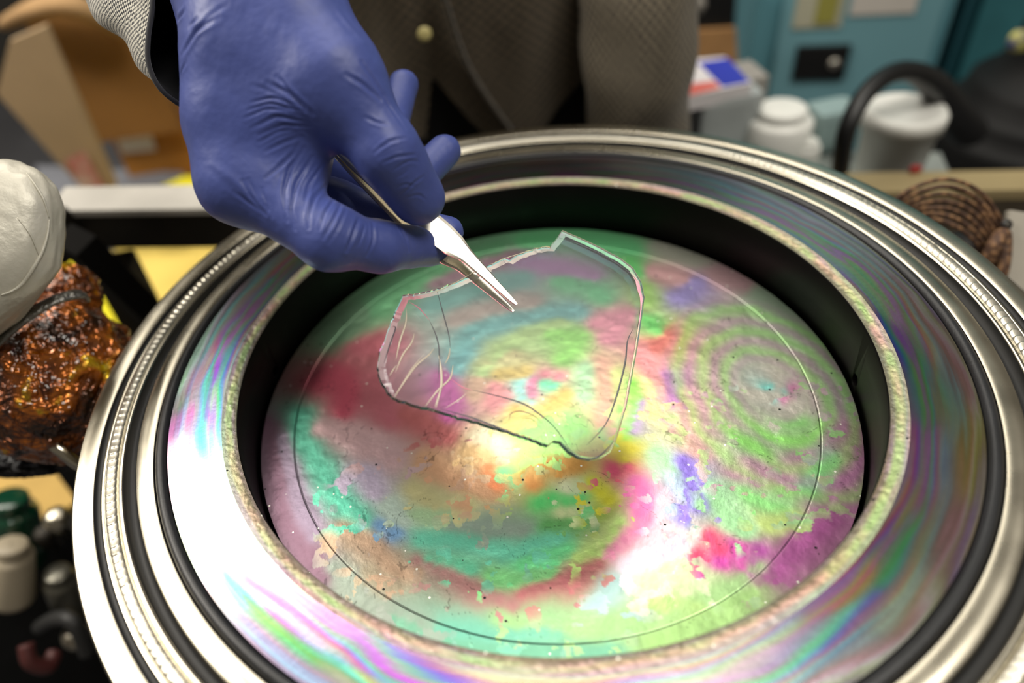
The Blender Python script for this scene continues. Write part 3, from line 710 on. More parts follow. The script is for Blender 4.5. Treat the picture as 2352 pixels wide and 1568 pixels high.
def sleeve_mesh(name, inset, m, label):
    V = []; U = []; nn = len(rim); per = np.concatenate([[0], np.cumsum(np.linalg.norm(np.diff(np.vstack([rim, rim[:1]]), axis=0), axis=1))])
    for j in range(NL):
        f = (j / (NL - 1)); g = f ** 1.3; c = rc_ + dir_s * g; k = 1 + .25 * g
        for i in range(nn + 1):
            p = rim[i % nn] - rc_; l = np.linalg.norm(p); d = p / l
            wob = .0016 * math.sin(g * 46 + 2.2 * math.sin(i / nn * 6.283 * 2)) * min(1, f * 8) + .0010 * vnoise(np.array([d[0] * 3]), np.array([d[1] * 3 + g * 14]), np.array([d[2] * 3]), 1., 5)[0]
            V.append(c + d * (l * k + wob - inset)); U.append((per[i] / .0011, g * np.linalg.norm(dir_s) / .0011))
    V = np.array(V); k = nn + 1; ii, jj = np.meshgrid(np.arange(NL - 1), np.arange(nn), indexing='ij')
    F = np.stack([ii * k + jj, ii * k + jj + 1, (ii + 1) * k + jj + 1, (ii + 1) * k + jj], -1).reshape(-1, 4)
    o = mesh_obj(name, V, F, m, person, uvs=np.array(U), label=label)
    return V[:nn]
sleeve_mesh('sleeve', 0, M_CHK, 'grey checked shirt sleeve above the glove')
sleeve_mesh('sleeve_lining', .0012, M_BLKCLOTH, 'black lining inside the sleeve')
V, F = tube(np.vstack([rim, rim[:2]]), .0011, 8); mesh_obj('cuff_hem', V, F, M_CHK, person)

# torso, trousers, other sleeve -----------------------------------------
yF = .37
def xz(x, y): p = PY(x, y, yF); return p[0], p[2]
hemP = [xz(600, 380), xz(985, 330), xz(996, 185), xz(1108, 305), xz(1190, 335), xz(1250, 300), xz(1345, 180), xz(1350, 330), xz(1700, 340)]
hx = np.array([p[0] for p in hemP]); hz = np.array([p[1] for p in hemP])
for i in range(1, len(hx)):
    if hx[i] <= hx[i - 1]: hx[i] = hx[i - 1] + 1e-4
aX, aY = .19, .125; cyt = yF + aY; cx_ = PY(1545, 150, cyt)[0] - aX
nth = 420; nz = 60; V = []; U = []
for i in range(nth + 1):
    a = 2 * np.pi * i / nth; x = cx_ + aX * math.cos(a); y = cyt + aY * math.sin(a)
    z0 = np.interp(x, hx, hz) if math.sin(a) < 0.2 else hz.mean()
    for j in range(nz + 1):
        f = j / nz; z = z0 + (.36 - z0) * f; w = 1 + .06 * math.sin(f * 3) 
        fo = .006 * vnoise(np.array([math.cos(a) * 6]), np.array([math.sin(a) * 6]), np.array([z * 9.]), 1.0, 7)[0]
        xx = cx_ + (aX * w + fo) * math.cos(a); yy = cyt + (aY * w + fo) * math.sin(a) - .02 * f
        V.append((xx, yy, z)); U.append((a * .17 / .0045, z / .0045))
k = nz + 1; ii, jj = np.meshgrid(np.arange(nth), np.arange(nz), indexing='ij')
F = np.stack([ii * k + jj, (ii + 1) * k + jj, (ii + 1) * k + jj + 1, ii * k + jj + 1], -1).reshape(-1, 4)
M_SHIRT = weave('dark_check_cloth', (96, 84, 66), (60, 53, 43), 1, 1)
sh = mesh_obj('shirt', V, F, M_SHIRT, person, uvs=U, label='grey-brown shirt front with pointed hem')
# placket strip, folds and button
p0 = PY(1010, -40, .352); p1 = PY(1075, 150, .358); p2 = PY(1175, 300, .362)
V, F = tube([p0, p1, p2], [.010, .009, .006], 12, 8, flat=.25); mesh_obj('placket', V, F, M_SHIRT, person)
bp_ = PY(975, 78, .345); V, F = lathe([(0.0004, .002), (.0035, .002), (.0055, .001), (.0058, 0), (.0052, -.002)], 24, c=bp_, axis=(0, -1, .2))
mesh_obj('button', V, F, mat('cream_button', (190, 178, 120), .4), person, label='small cream button')
# trousers: continuous waist and two legs
tv = []; 
bmT = bmesh.new()
V, F = [], []
for lx in (-.085, .085):
    a, b = tube([(cx_ + lx * .6, cyt, .05), (cx_ + lx, cyt, -.12), (cx_ + lx * 1.05, cyt, -.5), (cx_ + lx * 1.1, cyt + .01, -.94)], [.115, .10, .075, .062], 24, 6)
    F += [[q + len(V) for q in f] for f in b]; V += list(a)
trou = mesh_obj('trousers', V, F, mat('black_trouser_cloth', (9, 9, 10), .95, noise=.3), person, label='black trousers')
# other arm hanging in front of the hip
arm_pts = [PY(1440, -420, .42), PY(1455, -150, .375), PY(1464, 90, .345), PY(1465, 300, .345), PY(1470, 420, .36)]
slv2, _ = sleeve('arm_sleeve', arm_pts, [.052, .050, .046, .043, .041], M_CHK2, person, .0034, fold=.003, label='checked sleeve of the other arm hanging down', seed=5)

# ------------------------------------------------------------------ tweezers
tw = thing('tweezers', 'shiny steel tweezers held in the blue glove, tips on the clear sheet', 'tweezers', PT(1184, 708, .315))
B0 = PT(738, 305, .322); T0 = PT(1186, 700, .3125); T1 = PT(1180, 714, .3150)
axd = T0 - B0; Lt = np.linalg.norm(axd); axd /= Lt
viewd = ray(1050, 560); viewd /= np.linalg.norm(viewd)
wdir = np.cross(axd, viewd); wdir /= np.linalg.norm(wdir)       # image-perpendicular, across the blade
tdir = np.cross(wdir, axd); 
if tdir @ viewd > 0: tdir = -tdir
td2 = np.array([0, 0, 1.0]); td2 -= axd * (td2 @ axd); td2 /= np.linalg.norm(td2)
td2 = td2 * math.cos(.25) + np.cross(axd, td2) * math.sin(.25)
wd2 = np.cross(axd, td2); wd2 /= np.linalg.norm(wd2)
if wd2 @ wdir < 0: wd2 = -wd2
WK = 1.0 / abs(wd2 @ wdir)
def arm(tip, gap, prof, thk):
    a = tip - B0; L = np.linalg.norm(a); V = []
    s_ = np.linspace(0, 1, 60)
    ws = np.interp(s_, [p[0] for p in prof], [p[1] for p in prof]) * MM * min(WK, 1.6)
    of = np.interp(s_, [p[0] for p in prof], [p[2] for p in prof]) * MM
    for s, w, o in zip(s_, ws, of):
        c = B0 + a * s + td2 * (gap * math.sin(np.pi * min(1, s * .92 + .04)) * MM) + wd2 * o
        t2 = thk * MM * (1 - .45 * s)
        for (u, v) in ((-.5, -.5), (-.5, .25), (-.38, .5), (.38, .5), (.5, .25), (.5, -.5)): V.append(c + wd2 * w * u + td2 * t2 * v)
    n = 6; F = [[i * n + j, i * n + (j + 1) % n, (i + 1) * n + (j + 1) % n, (i + 1) * n + j] for i in range(59) for j in range(n)]
    F += [list(range(n)), [59 * n + j for j in range(n)][::-1]]
    return V, F
pr_up = [(0, 5, 0), (.2, 8, 0), (.45, 10.5, 0), (.62, 11.2, 0), (.68, 10, .2), (.735, 6.2, .6), (.80, 5.0, .4), (.9, 3.3, .15), (.975, 2.2, 0), (1, 1.0, 0)]
V, F = arm(T0, 3.6, pr_up, 1.3); mesh_obj('upper_arm', V, F, M_TWZ, tw, smooth=False)
V, F = arm(T1, -3.4, pr_up, 1.3); mesh_obj('lower_arm', V, F, M_TWZ, tw, smooth=False)
V, F = tube([B0 - axd * .004, B0 + axd * .010], [.0028, .0034], 12, 4, flat=.8); mesh_obj('joint', V, F, M_TWZ, tw)

# ------------------------------------------------------------------ clear sheet
t = MT('clear_sheet'); t.set(Transmission_Weight=.90, Roughness=.02, IOR=1.47, Base_Color=(.86, .86, .92, 1)); M_GLS = t.m
t = MT('clear_sheet_face'); nt = t.nt; nt.nodes.remove(t.b); out = nt.nodes['Material Output']
tr_ = t.n('ShaderNodeBsdfTransparent'); tr_.inputs[0].default_value = (.985, .985, .99, 1)
gl_ = t.n('ShaderNodeBsdfGlossy'); gl_.inputs['Roughness'].default_value = .06
fn_ = t.n('ShaderNodeFresnel'); fn_.inputs[0].default_value = 1.5
df_ = t.n('ShaderNodeBsdfDiffuse'); df_.inputs[0].default_value = (.62, .58, .72, 1)
m1 = t.n('ShaderNodeMixShader'); m1.inputs[0].default_value = .07; t.l(tr_.outputs[0], m1.inputs[1]); t.l(df_.outputs[0], m1.inputs[2])
m2 = t.n('ShaderNodeMixShader'); t.l(fn_.outputs[0], m2.inputs[0]); t.l(m1.outputs[0], m2.inputs[1]); t.l(gl_.outputs[0], m2.inputs[2])
t.l(m2.outputs[0], out.inputs[0]); M_GLF = t.m
# clear glass: ceiling reflection painted as a lavender diffuse haze in the faces
def TG(x, y): return .3160 + .012 * (x - 1180) / 300. - .108 * (y - 708) / 1000.
outl = [(925,680),(960,677),(1000,668),(1050,649),(1085,633),(1125,610),(1160,594),(1170,598),(1185,588),(1215,578),(1250,569),(1262,570),(1275,552),(1290,532),
 (1330,549),(1375,570),(1425,597),(1452,618),(1470,648),(1478,685),(1472,730),(1462,800),(1450,865),(1437,935),(1422,985),(1412,1015),(1400,1040),(1382,1052),(1355,1056),
 (1328,1051),(1305,1038),(1285,1016),(1270,1014),(1257,1025),(1230,1014),(1180,998),(1120,980),(1060,962),(1003,945),(960,935),(915,921),(890,903),(873,872),(866,845),(872,812),(885,775),(900,735),(912,708)]
GP = np.array([PT(x, y, TG(x, y)) for x, y in outl]); gc = GP.mean(0)
u_, s__, vt = np.linalg.svd(GP - gc); gn = vt[2]
if gn @ (CAM - gc) < 0: gn = -gn
def gpl(x, y, off=0.):
    d = ray(x, y); t_ = ((gc - CAM) @ gn) / (d @ gn); return CAM + d * t_ + gn * off
TK = .0030
GA = [gpl(x, y) for x, y in outl]
# densify outline and add broken-edge jitter
dn = []; edge_rough = set(list(range(0, 12)) + list(range(33, 47)))
for i in range(len(GA)):
    a = GA[i]; b = GA[(i + 1) % len(GA)]; n = max(1, int(np.linalg.norm(b - a) / .0012))
    for k in range(n):
        p = a + (b - a) * k / n; j = .00022 if i in edge_rough else .00004
        dn.append(p + rng.normal(0, j, 3) * (1 if k else .3))
dn = np.array(dn); dn = dn - ((dn - gc) @ gn)[:, None] * gn
cen = dn.mean(0)
bm = bmesh.new(); n = len(dn)
wch = np.array([ (0.15 if (PXY(p)[1] > 905 and PXY(p)[0] < 1410) else 1.0) for p in dn]);
wch = np.array([min(w, .4) if (PXY(p)[0] > 1395 and PXY(p)[1] > 690) else w for w, p in zip(wch, dn)])
for _ in range(12): wch = (np.roll(wch, 1) + wch + np.roll(wch, -1)) / 3
def loop(off, shrink):
    L = []
    for i, p in enumerate(dn):
        tg = dn[(i + 2) % n] - dn[i - 2]; tg /= np.linalg.norm(tg); inn = np.cross(gn, tg)
        if inn @ (cen - p) < 0 and False: inn = -inn
        L.append(bm.verts.new(p + inn * (shrink * wch[i] if shrink > .001 else shrink) * sgn + gn * off))
    return L
ar = 0
for i in range(n):
    p = dn[i] - cen; q = dn[(i + 1) % n] - cen; ar += np.cross(p, q) @ gn
sgn = 1 if ar > 0 else -1
loops = [loop(TK / 2, .0030), loop(TK / 2 - .0003, .0), loop(-TK / 2 + .0003, -.0001), loop(-TK / 2, .0004)]
for A, B in zip(loops[:-1], loops[1:]):
    for i in range(n): bm.faces.new([A[i], A[(i + 1) % n], B[(i + 1) % n], B[i]])
f1 = bm.faces.new(loops[0]); f2 = bm.faces.new(loops[-1][::-1])
f1.material_index = 1; f2.material_index = 1; bmesh.ops.triangulate(bm, faces=[f1, f2])
mi = [f.material_index for f in bm.faces]
glass = thing('clear_sheet', 'broken piece of clear glass with cracks held in the tweezers above the opening', 'glass', gc)
go = bm_obj('glass_pane', bm, M_GLS, glass, smooth=False); go.data.materials.append(M_GLF); go.data.polygons.foreach_set('material_index', mi); go.data.update()
M_CRK = mat('crack_light', (240, 228, 205), .15, Transmission_Weight=.35, Specular_IOR_Level=1.0)
M_CRKD = mat('crack_dark', (128, 130, 140), .2, Transmission_Weight=.7)
cracks = [  # crop2 px (x/2.45+840, y/2.45+460), max width mm, bright?
 ([(225,620),(222,700),(190,800),(168,905)],1.0,1), ([(270,757),(255,810),(205,880),(165,975)],1.0,1), ([(172,935),(150,965),(130,998)],.7,1),
 ([(380,842),(350,880),(280,940),(200,1050),(155,1122)],1.0,1), ([(330,870),(260,950),(190,1060)],.5,1),
 ([(470,840),(462,890),(440,930)],.9,1), ([(487,935),(470,1010),(400,1080),(330,1170)],1.1,1), ([(405,880),(420,960),(420,1060),(385,1170)],1.3,1), ([(390,1180),(410,1100),(425,1020)],1.0,1),
 ([(238,580),(300,620),(355,685)],.6,2), ([(355,685),(395,780),(410,880),(400,1040)],.7,0),
 ([(395,510),(430,640),(462,760),(472,840)],.6,0), ([(560,1095),(520,1130),(440,1180)],.7,1), ([(470,1010),(540,1060),(600,1078)],.5,2),
 ([(590,1075),(720,1105),(860,1145),(950,1195),(1060,1290),(1160,1440)],1.0,0), ([(800,1245),(815,1205),(870,1195),(940,1220),(985,1265)],.6,0),
 ([(860,1215),(950,1200),(1000,1260),(1020,1380)],.6,1), ([(1495,735),(1465,800),(1450,930),(1400,1120),(1340,1270),(1235,1385)],.9,0),
 ([(410,1180),(620,1240),(820,1320),(1020,1385)],1.1,0), ([(1100,1375),(1200,1455),(1300,1450),(1390,1360)],.9,0), ([(870,1235),(930,1240),(985,1300)],.4,0),
 ([(150,720),(165,730),(130,830),(100,930)],.8,0), ([(1060,215),(1200,260),(1350,330),(1480,420),(1530,480)],.6,0), ([(240,545),(400,520),(560,440),(660,380)],.7,1), ([(700,370),(800,330),(900,300),(1020,265)],.8,1)]
M_CRKP = mat('crack_pink', (238, 130, 160), .2)
for crv, wmm, br in cracks:
    q = [gpl(x / 2.45 + 840, y / 2.45 + 460, TK * .52) for x, y in crv]
    n = len(q); rads = [wmm * .5 * MM * (.12 + .88 * math.sin(math.pi * i / (n - 1))) for i in range(n)]
    V, F = tube(q, [.9 * r_ for r_ in rads], 6, 8, flat=.35)
    mesh_obj('crack', V, F, (M_CRKD, M_CRK, M_CRKP)[br], glass)

# ------------------------------------------------------------------ left side: frame, cushion, amber bundle
M_BAR = mat('brushed_bar', (205, 200, 188), .38, metal=.9, noise=.1)
M_BARD = mat('dark_steel_bar', (52, 48, 42), .5, metal=.6, noise=.3)
fr_ = thing('support_frame', 'square steel tube frame standing behind and left of the flange', 'frame', (-.4, .3, -.95))
zb = -.075
A = PZ(150, 520, zb); B = PZ(640, 520, zb)
beam('rail', PT(120, 510, .62), PT(660, 503, .62), .034, .034, M_BARD, fr_)
beam('rail_lit_top', PT(160, 510, .62) + np.array([0, 0, .0205]), PT(660, 503, .62) + np.array([0, 0, .0205]), .037, .006, mat('lit_pale_rail', (206, 202, 194), .45, noise=.12), fr_, label='pale strip for the lit top of the rail')  # light on the rail top put into the colour of a pale strip
c = PT(205, 500, .60); beam('post', (c[0], c[1], c[2] - .045), (c[0], c[1], -.95), .032, .032, M_BARD, fr_)
c2 = PT(168, 548, .52); beam('gusset', c2, c2 + np.array([.02, .02, -.11]), .035, .02, mat('black_gusset', (16, 15, 14), .9, Specular_IOR_Level=.1), fr_)
c3 = PT(60, 500, .60); beam('side_rail', PT(150, 500, .60), PT(-100, 980, .50), .022, .028, M_BARD, fr_)
# legs under the flange so that it rests on something
st = thing('flange_stand', 'dark cylindrical chamber body under the steel flange', 'stand', (0, 0, -.95))
V, F = lathe([(.001, -.063), (.185, -.063), (.186, -.07), (.186, -.45), (.21, -.46), (.21, -.5), (.17, -.52), (.16, -.94), (.001, -.94)], 96)
mesh_obj('chamber_shell', V, F, mat('dark_chamber', (60, 58, 54), .45, metal=.7), st)

# silvery cushion
def blob(name, c, r, m, parent, nu=120, nv=80, amp=.1, sc=3., rot=None, sharp=False, seed=0, extra=None, label=None):
    u = np.linspace(0, 2 * np.pi, nu, endpoint=False); v = np.linspace(.02, np.pi - .02, nv)
    U, Vv = np.meshgrid(u, v, indexing='ij'); x = np.sin(Vv) * np.cos(U); y = np.sin(Vv) * np.sin(U); z = np.cos(Vv)
    if extra: x, y, z = extra(x, y, z)
    d = 1 + amp * fbm(x, y, z, sc, 3, seed)
    if sharp:
        d = d + amp * .55 * np.abs(fbm(x + .3 * fbm(x, y, z, 4, 2, 9), y, z, sc * 2.6, 3, seed + 5)) - amp * .25 * np.abs(fbm(x, y, z, sc * 7, 2, seed + 9))
    P = np.stack([x * d * r[0], y * d * r[1], z * d * r[2]], -1).reshape(-1, 3)
    if rot is not None: P = P @ np.array(rot).T
    ii, jj = np.meshgrid(np.arange(nu), np.arange(nv - 1), indexing='ij'); i2 = (ii + 1) % nu
    F = np.stack([ii * nv + jj, ii * nv + jj + 1, i2 * nv + jj + 1, i2 * nv + jj], -1).reshape(-1, 4)
    F = [list(map(int, f)) for f in F] + [[i * nv for i in range(nu)], [i * nv + nv - 1 for i in range(nu)][::-1]]
    return mesh_obj(name, P + np.array(c), F, m, parent, label=label)
Rv = np.stack([RX, UY, -FW], 1)     # a rotation used to lay soft shapes out
def cush(x, y, z):
    e = .62; f = lambda a: np.sign(a) * np.abs(a) ** e
    xx, yy = f(x), f(y); lo_ = np.maximum(0, -yy)
    return xx * (1 - .40 * lo_) - .38 * lo_, yy, z
cu = thing('silver_cushion', 'padded silver-white fabric cushion at the left edge beside the flange', 'cushion', PT(-30, 700, .40))
rot = Rv @ np.array(Matrix.Rotation(-.12, 3, 'Z'))
M_SIL = mat('silver_fabric', (198, 194, 180), .42, metal=.2, noise=.06, bump=.35, bscale=420, bdist=.0006)
pad = blob('padding', PT(-52, 590, .352), (.039, .048, .022), M_SIL, cu, 160, 120, .07, 2.0, rot, seed=3, extra=cush)
def on_mesh(o, pts, lift=.0004):
    mw = np.array(o.parent.location) if o.parent else np.zeros(3)
    bv = BVHTree.FromPolygons([tuple(np.array(v.co) + mw) for v in o.data.vertices], [tuple(p.vertices) for p in o.data.polygons]); out = []
    for (x, y) in pts:
        h = bv.ray_cast(Vector(CAM), Vector(ray(x, y)).normalized())
        if h[0] is not None: out.append(np.array(h[0]) + np.array(h[1]) * lift)
    return out
for crv, rr_ in (([(112,505),(108,540),(95,580),(75,615),(50,650),(25,668),(2,676)], .0009), ([(60,398),(80,425),(100,460),(112,500)], .0006), ([(40,500),(70,540),(90,590)], .0005)):
    q = on_mesh(pad, crv)
    if len(q) > 2: V, F = tube(q, [rr_ * (.3 + .7 * math.sin(math.pi * i / (len(q) - 1))) for i in range(len(q))], 8, 8); mesh_obj('seam', V, F, M_SIL, cu)

# amber film bundle
t = MT('amber_film'); t.set(Roughness=.16, Coat_Weight=1.0, Coat_Roughness=.04, Metallic=.6, Specular_IOR_Level=.8)
tc = t.n('ShaderNodeTexCoord'); nz_ = t.n('ShaderNodeTexNoise'); nz_.inputs['Scale'].default_value = 42; nz_.inputs['Detail'].default_value = 3; nz_.inputs['Distortion'].default_value = 1.2
t.l(tc.outputs['Object'], nz_.inputs['Vector']); cr = t.n('ShaderNodeValToRGB'); e = cr.color_ramp.elements
e[0].position = .36; e[0].color = (*srgb((52, 24, 3)), 1); e[1].position = .74; e[1].color = (*srgb((220, 200, 20)), 1)
x_ = cr.color_ramp.elements.new(.46); x_.color = (*srgb((120, 58, 4)), 1); x_ = cr.color_ramp.elements.new(.6); x_.color = (*srgb((190, 104, 8)), 1)
t.l(nz_.outputs['Fac'], cr.inputs['Fac']); t.l(cr.outputs['Color'], t.b.inputs['Base Color'])
vb = t.n('ShaderNodeTexNoise'); vb.inputs['Scale'].default_value = 75; vb.inputs['Detail'].default_value = 1.0; vb.inputs['Distortion'].default_value = 2.2; t.l(tc.outputs['Object'], vb.inputs['Vector'])
bp = t.n('ShaderNodeBump'); bp.inputs['Strength'].default_value = 1; bp.inputs['Distance'].default_value = .006
t.l(vb.outputs['Fac'], bp.inputs['Height']); t.l(bp.outputs['Normal'], t.b.inputs['Normal']); M_AMB = t.m
am = thing('amber_film_bundle', 'crumpled shiny amber plastic film wrapped around a pipe left of the flange', 'wrap', PT(110, 880, .40))
blob('film', PT(112, 868, .415), (.050, .046, .045), M_AMB, am, 300, 220, .10, 3.0, Rv, sharp=True, seed=11)
blob('film_neck', PT(150, 685, .43), (.020, .020, .02), M_AMB, am, 120, 90, .16, 4.0, Rv, sharp=True, seed=15, label='amber film gathered at the top')
M_FOIL = mat('grey_foil', (150, 148, 142), .28, metal=.9, noise=.3, bump=1.0, bscale=180, bdist=.002)
V, F = tube([PT(-20, 800, .365), PT(50, 735, .368), PT(120, 692, .375), PT(180, 676, .385), PT(200, 690, .39)], [.004, .0045, .004, .005, .003], 14, 10, flat=.5); mesh_obj('foil_strip', V, F, M_FOIL, am, label='grey metal foil strip')
V, F = tube([PT(60, 655, .42), PT(110, 620, .425), PT(140, 640, .43), PT(170, 672, .42)], [.006, .009, .008, .004], 14, 8, flat=.6); mesh_obj('foil_strip', V, F, M_FOIL, am, label='grey metal foil strip')
M_BLKF = mat('black_film', (34, 34, 38), .25, noise=.4, bump=1.0, bscale=90, bdist=.004)
bb = blob('black_plastic_bag', PT(40, 1052, .46), (.048, .010, .03), M_BLKF, None, 160, 100, .2, 4.0, Rv, sharp=True, seed=21)
tagp(bb, 'crumpled black plastic film under the amber bundle', 'bag')
V, F = tube([PT(98, 1000, .40), PT(135, 1030, .39), PT(200, 1075, .40), PT(300, 1100, .42)], .0035, 16, 6); o = mesh_obj('steel_pipe', V, F, M_ST2); tagp(o, 'thin steel pipe emerging below the amber film', 'pipe')

# ------------------------------------------------------------------ background left
M_YEL = mat('yellow_board', (255, 226, 120), .6, noise=.04, nscale=8)
M_LEM = mat('lemon_yellow', (235, 222, 30), .5, noise=.1)
def plate(name, px4, z, th, m, label, cat, group=None):
    Pt = [PZ(x, y, z) for x, y in px4]; n = len(Pt)
    V = [tuple(p) for p in Pt] + [(p[0], p[1], p[2] - th) for p in Pt]
    F = [list(range(n)), list(range(n, 2 * n))[::-1]] + [[i, i + n, (i + 1) % n + n, (i + 1) % n] for i in range(n)]
    o = mesh_obj(name, V, F, m, smooth=False); return tagp(o, label, cat, group)
plate('yellow_board', [(225, 505), (720, 500), (760, 900), (430, 900)], -.42, .02, M_YEL, 'pale yellow board lying below the frame behind the flange', 'board')
plate('yellow_folder', [(150, 600), (200, 600), (330, 800), (200, 800)], -.30, .012, M_LEM, 'lemon yellow folder between the amber film and the frame post', 'folder')
plate('yellow_folder', [(345, 440), (420, 405), (560, 400), (560, 462), (350, 458)], -.28, .02, M_LEM, 'bright yellow folder behind the rail below the cardboard box', 'folder')
plate('wooden_board', [(-60, 1030), (90, 1035), (175, 1150), (120, 1190), (0, 1200)], -.30, .02, mat('tan_board', (205, 168, 90), .7, noise=.1), 'tan wooden board at the lower left below the amber film', 'board')
plate('grey_tray', [(80, 380), (420, 395), (430, 470), (120, 500)], -.34, .02, mat('grey_tray', (120, 122, 130), .55, noise=.15), 'grey shelf surface under the cardboard pieces', 'shelf')

M_CARD = mat('cardboard', (176, 140, 96), .85, noise=.15, nscale=12, bump=.2, bscale=60)
M_CARDL = mat('pale_cardboard', (178, 152, 118), .85, noise=.12, nscale=10)
M_WHT = mat('white_plastic', (236, 236, 230), .4, noise=.03)
M_PAPER = mat('white_paper', (235, 228, 214), .7, noise=.04)
def wallq(name, px4, y, th, m, parent=None, label=None, cat=None, group=None):
    """upright panel through picture corners on the plane y = const"""
    Pt = [PY(a, b, y) for a, b in px4]; n = len(Pt)
    V = [tuple(p) for p in Pt] + [(p[0], p[1] + th, p[2]) for p in Pt]
    F = [list(range(n)), list(range(n, 2 * n))[::-1]] + [[i, i + n, (i + 1) % n + n, (i + 1) % n] for i in range(n)]
    o = mesh_obj(name, V, F, m, parent, smooth=False, label=label)
    if cat: tagp(o, label, cat, group)
    return o
cb = thing('open_cardboard_box', 'tall open cardboard box with pale upright flap at the far left', 'box', PY(240, 440, .80))
wallq('front_flap', [(-8, 215), (22, 95), (105, 60), (265, 425), (262, 450), (205, 452)], .74, .012, M_CARDL, cb, 'pale upright flap')
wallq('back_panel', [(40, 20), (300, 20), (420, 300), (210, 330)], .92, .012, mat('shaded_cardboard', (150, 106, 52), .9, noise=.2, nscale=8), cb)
V, F = tube([PY(20, 50, .90), PY(90, 18, .86), PY(170, 12, .86), PY(280, 70, .9)], [.02, .028, .03, .02], 16, 8, flat=.5); mesh_obj('top_flap', V, F, M_CARD, cb, label='folded top flap')
p = PY(205, 395, .735); wallq('sticker', [(150, 370), (195, 350), (245, 440), (195, 446)], .736, .002, mat('pink_white_sticker', (208, 178, 166), .6, rgb2=(190, 110, 100), nscale=30), cb, 'pink and white sticker')
b2 = thing('cardboard_box', 'low brown cardboard box with a white label behind the wrist', 'box', PY(370, 400, .95))
wallq('front_panel', [(235, 270), (520, 255), (560, 395), (300, 410)], .95, .012, mat('brown_box', (190, 128, 50), .85, noise=.15, nscale=6), b2)
wallq('lid', [(225, 232), (520, 215), (525, 262), (235, 275)], .945, .02, mat('brown_box_lid', (160, 118, 80), .85, noise=.15, nscale=6), b2)
wallq('paper_label', [(255, 285), (335, 272), (358, 345), (280, 352)], .945, .004, M_PAPER, b2, 'white paper label')
o = wallq('cardboard_sheet', [(200, 130), (480, 150), (520, 250), (260, 260)], 1.15, .015, mat('orange_card', (140, 92, 40), .9, noise=.3, nscale=6), None, 'brown cardboard sheet standing behind the low box', 'cardboard')
o = wallq('pink_carton', [(270, 150), (330, 150), (345, 190), (300, 200)], 1.12, .02, mat('pink_carton', (206, 170, 148), .7, noise=.1), None, 'small pinkish carton above the low box near the sleeve', 'carton')
# dark clutter bottom left
def jar(name, base, ax_, r, hgt, m, label, cat, capm=None, group=None, n=32):
    a = np.array(ax_, float); a /= np.linalg.norm(a)
    o = thing(name, label, cat, base, group)
    V, F = lathe([(.001, 0), (r * .95, 0), (r, .004), (r, hgt * .78), (r * .9, hgt * .84), (r * .62, hgt * .88), (r * .62, hgt * .9), (.001, hgt * .9)], n, c=base, axis=a); mesh_obj('body', V, F, m, o)
    V, F = lathe([(r * .72, hgt * .87), (r * .74, hgt * .88), (r * .74, hgt), (r * .66, hgt * 1.02), (.001, hgt * 1.02)], n, c=base, axis=a); mesh_obj('cap', V, F, capm or m, o)
    return o
M_GRN = mat('green_glass', (14, 70, 48), .12, noise=.3, Coat_Weight=1.0)
up = (0, 0, 1)
dt = thing('dark_tool_shelf', 'low black shelf with dark equipment at the lower left corner', 'shelf', PZ(100, 1500, -.40))
Pq = [PZ(x, y, -.40) for x, y in ((-150, 1060), (260, 1060), (520, 1700), (-100, 1700))]
V = [tuple(p) for p in Pq] + [(p[0], p[1], p[2] - .02) for p in Pq]
mesh_obj('shelf_board', V, [[0, 1, 2, 3], [7, 6, 5, 4], [0, 4, 5, 1], [1, 5, 6, 2], [2, 6, 7, 3], [3, 7, 4, 0]], mat('black_shelf', (7, 7, 7), 1.0, noise=.3, Specular_IOR_Level=0.05), dt, smooth=False)
jar('green_bottle', PT(50, 1290, .66), (.25, .3, 1), .022, .07, M_GRN, 'green bottle in the dark lower left corner', 'bottle', M_GRN)
jar('white_jar', PT(30, 1375, .60), (.35, .3, .9), .017, .055, mat('cream_plastic', (176, 164, 142), .4), 'cream white jar below the green bottle in the lower left corner', 'jar')
jar('small_bottle', PT(165, 1400, .62), (.2, .1, 1), .014, .05, mat('grey_cap', (110, 108, 98), .3, metal=.6), 'small grey metal bottle in the dark lower left beside the flange', 'bottle')
for (bx, by, tt2, r_, m_, lb) in ((135, 1195, .58, .010, M_ST, 'upper round steel knob beside the left flange rim'), (108, 1232, .60, .009, M_BARD, 'dull dark knob below the upper steel knob'),
                                (178, 1462, .60, .011, M_ST, 'lower round steel knob beside the lower left flange rim')):
    V, F = lathe([(.001, .01), (r_ * .7, .01), (r_, .006), (r_, -.004), (r_ * .5, -.008), (r_ * .5, -.02), (.001, -.02)], 24, c=PT(bx, by, tt2), axis=(.1, -.2, 1)); o = mesh_obj('knob', V, F, m_); tagp(o, lb, 'knob', 'knobs in the dark lower left')
V, F = tube([PT(60, 1480, .56), PT(70, 1520, .56), PT(110, 1530, .57), PT(125, 1500, .58)], .006, 12, 8); o = mesh_obj('red_cable', V, F, mat('dull_red', (78, 36, 34), .5)); tagp(o, 'dull red cable loop at the bottom left corner', 'cable')
V, F = tube([PT(90, 1440, .60), PT(130, 1420, .58), PT(170, 1430, .57), PT(200, 1500, .58)], .006, 12, 8); o = mesh_obj('grey_cable', V, F, mat('dull_grey', (46, 46, 46), .5)); tagp(o, 'grey cable loop above the red one at the bottom left', 'cable')

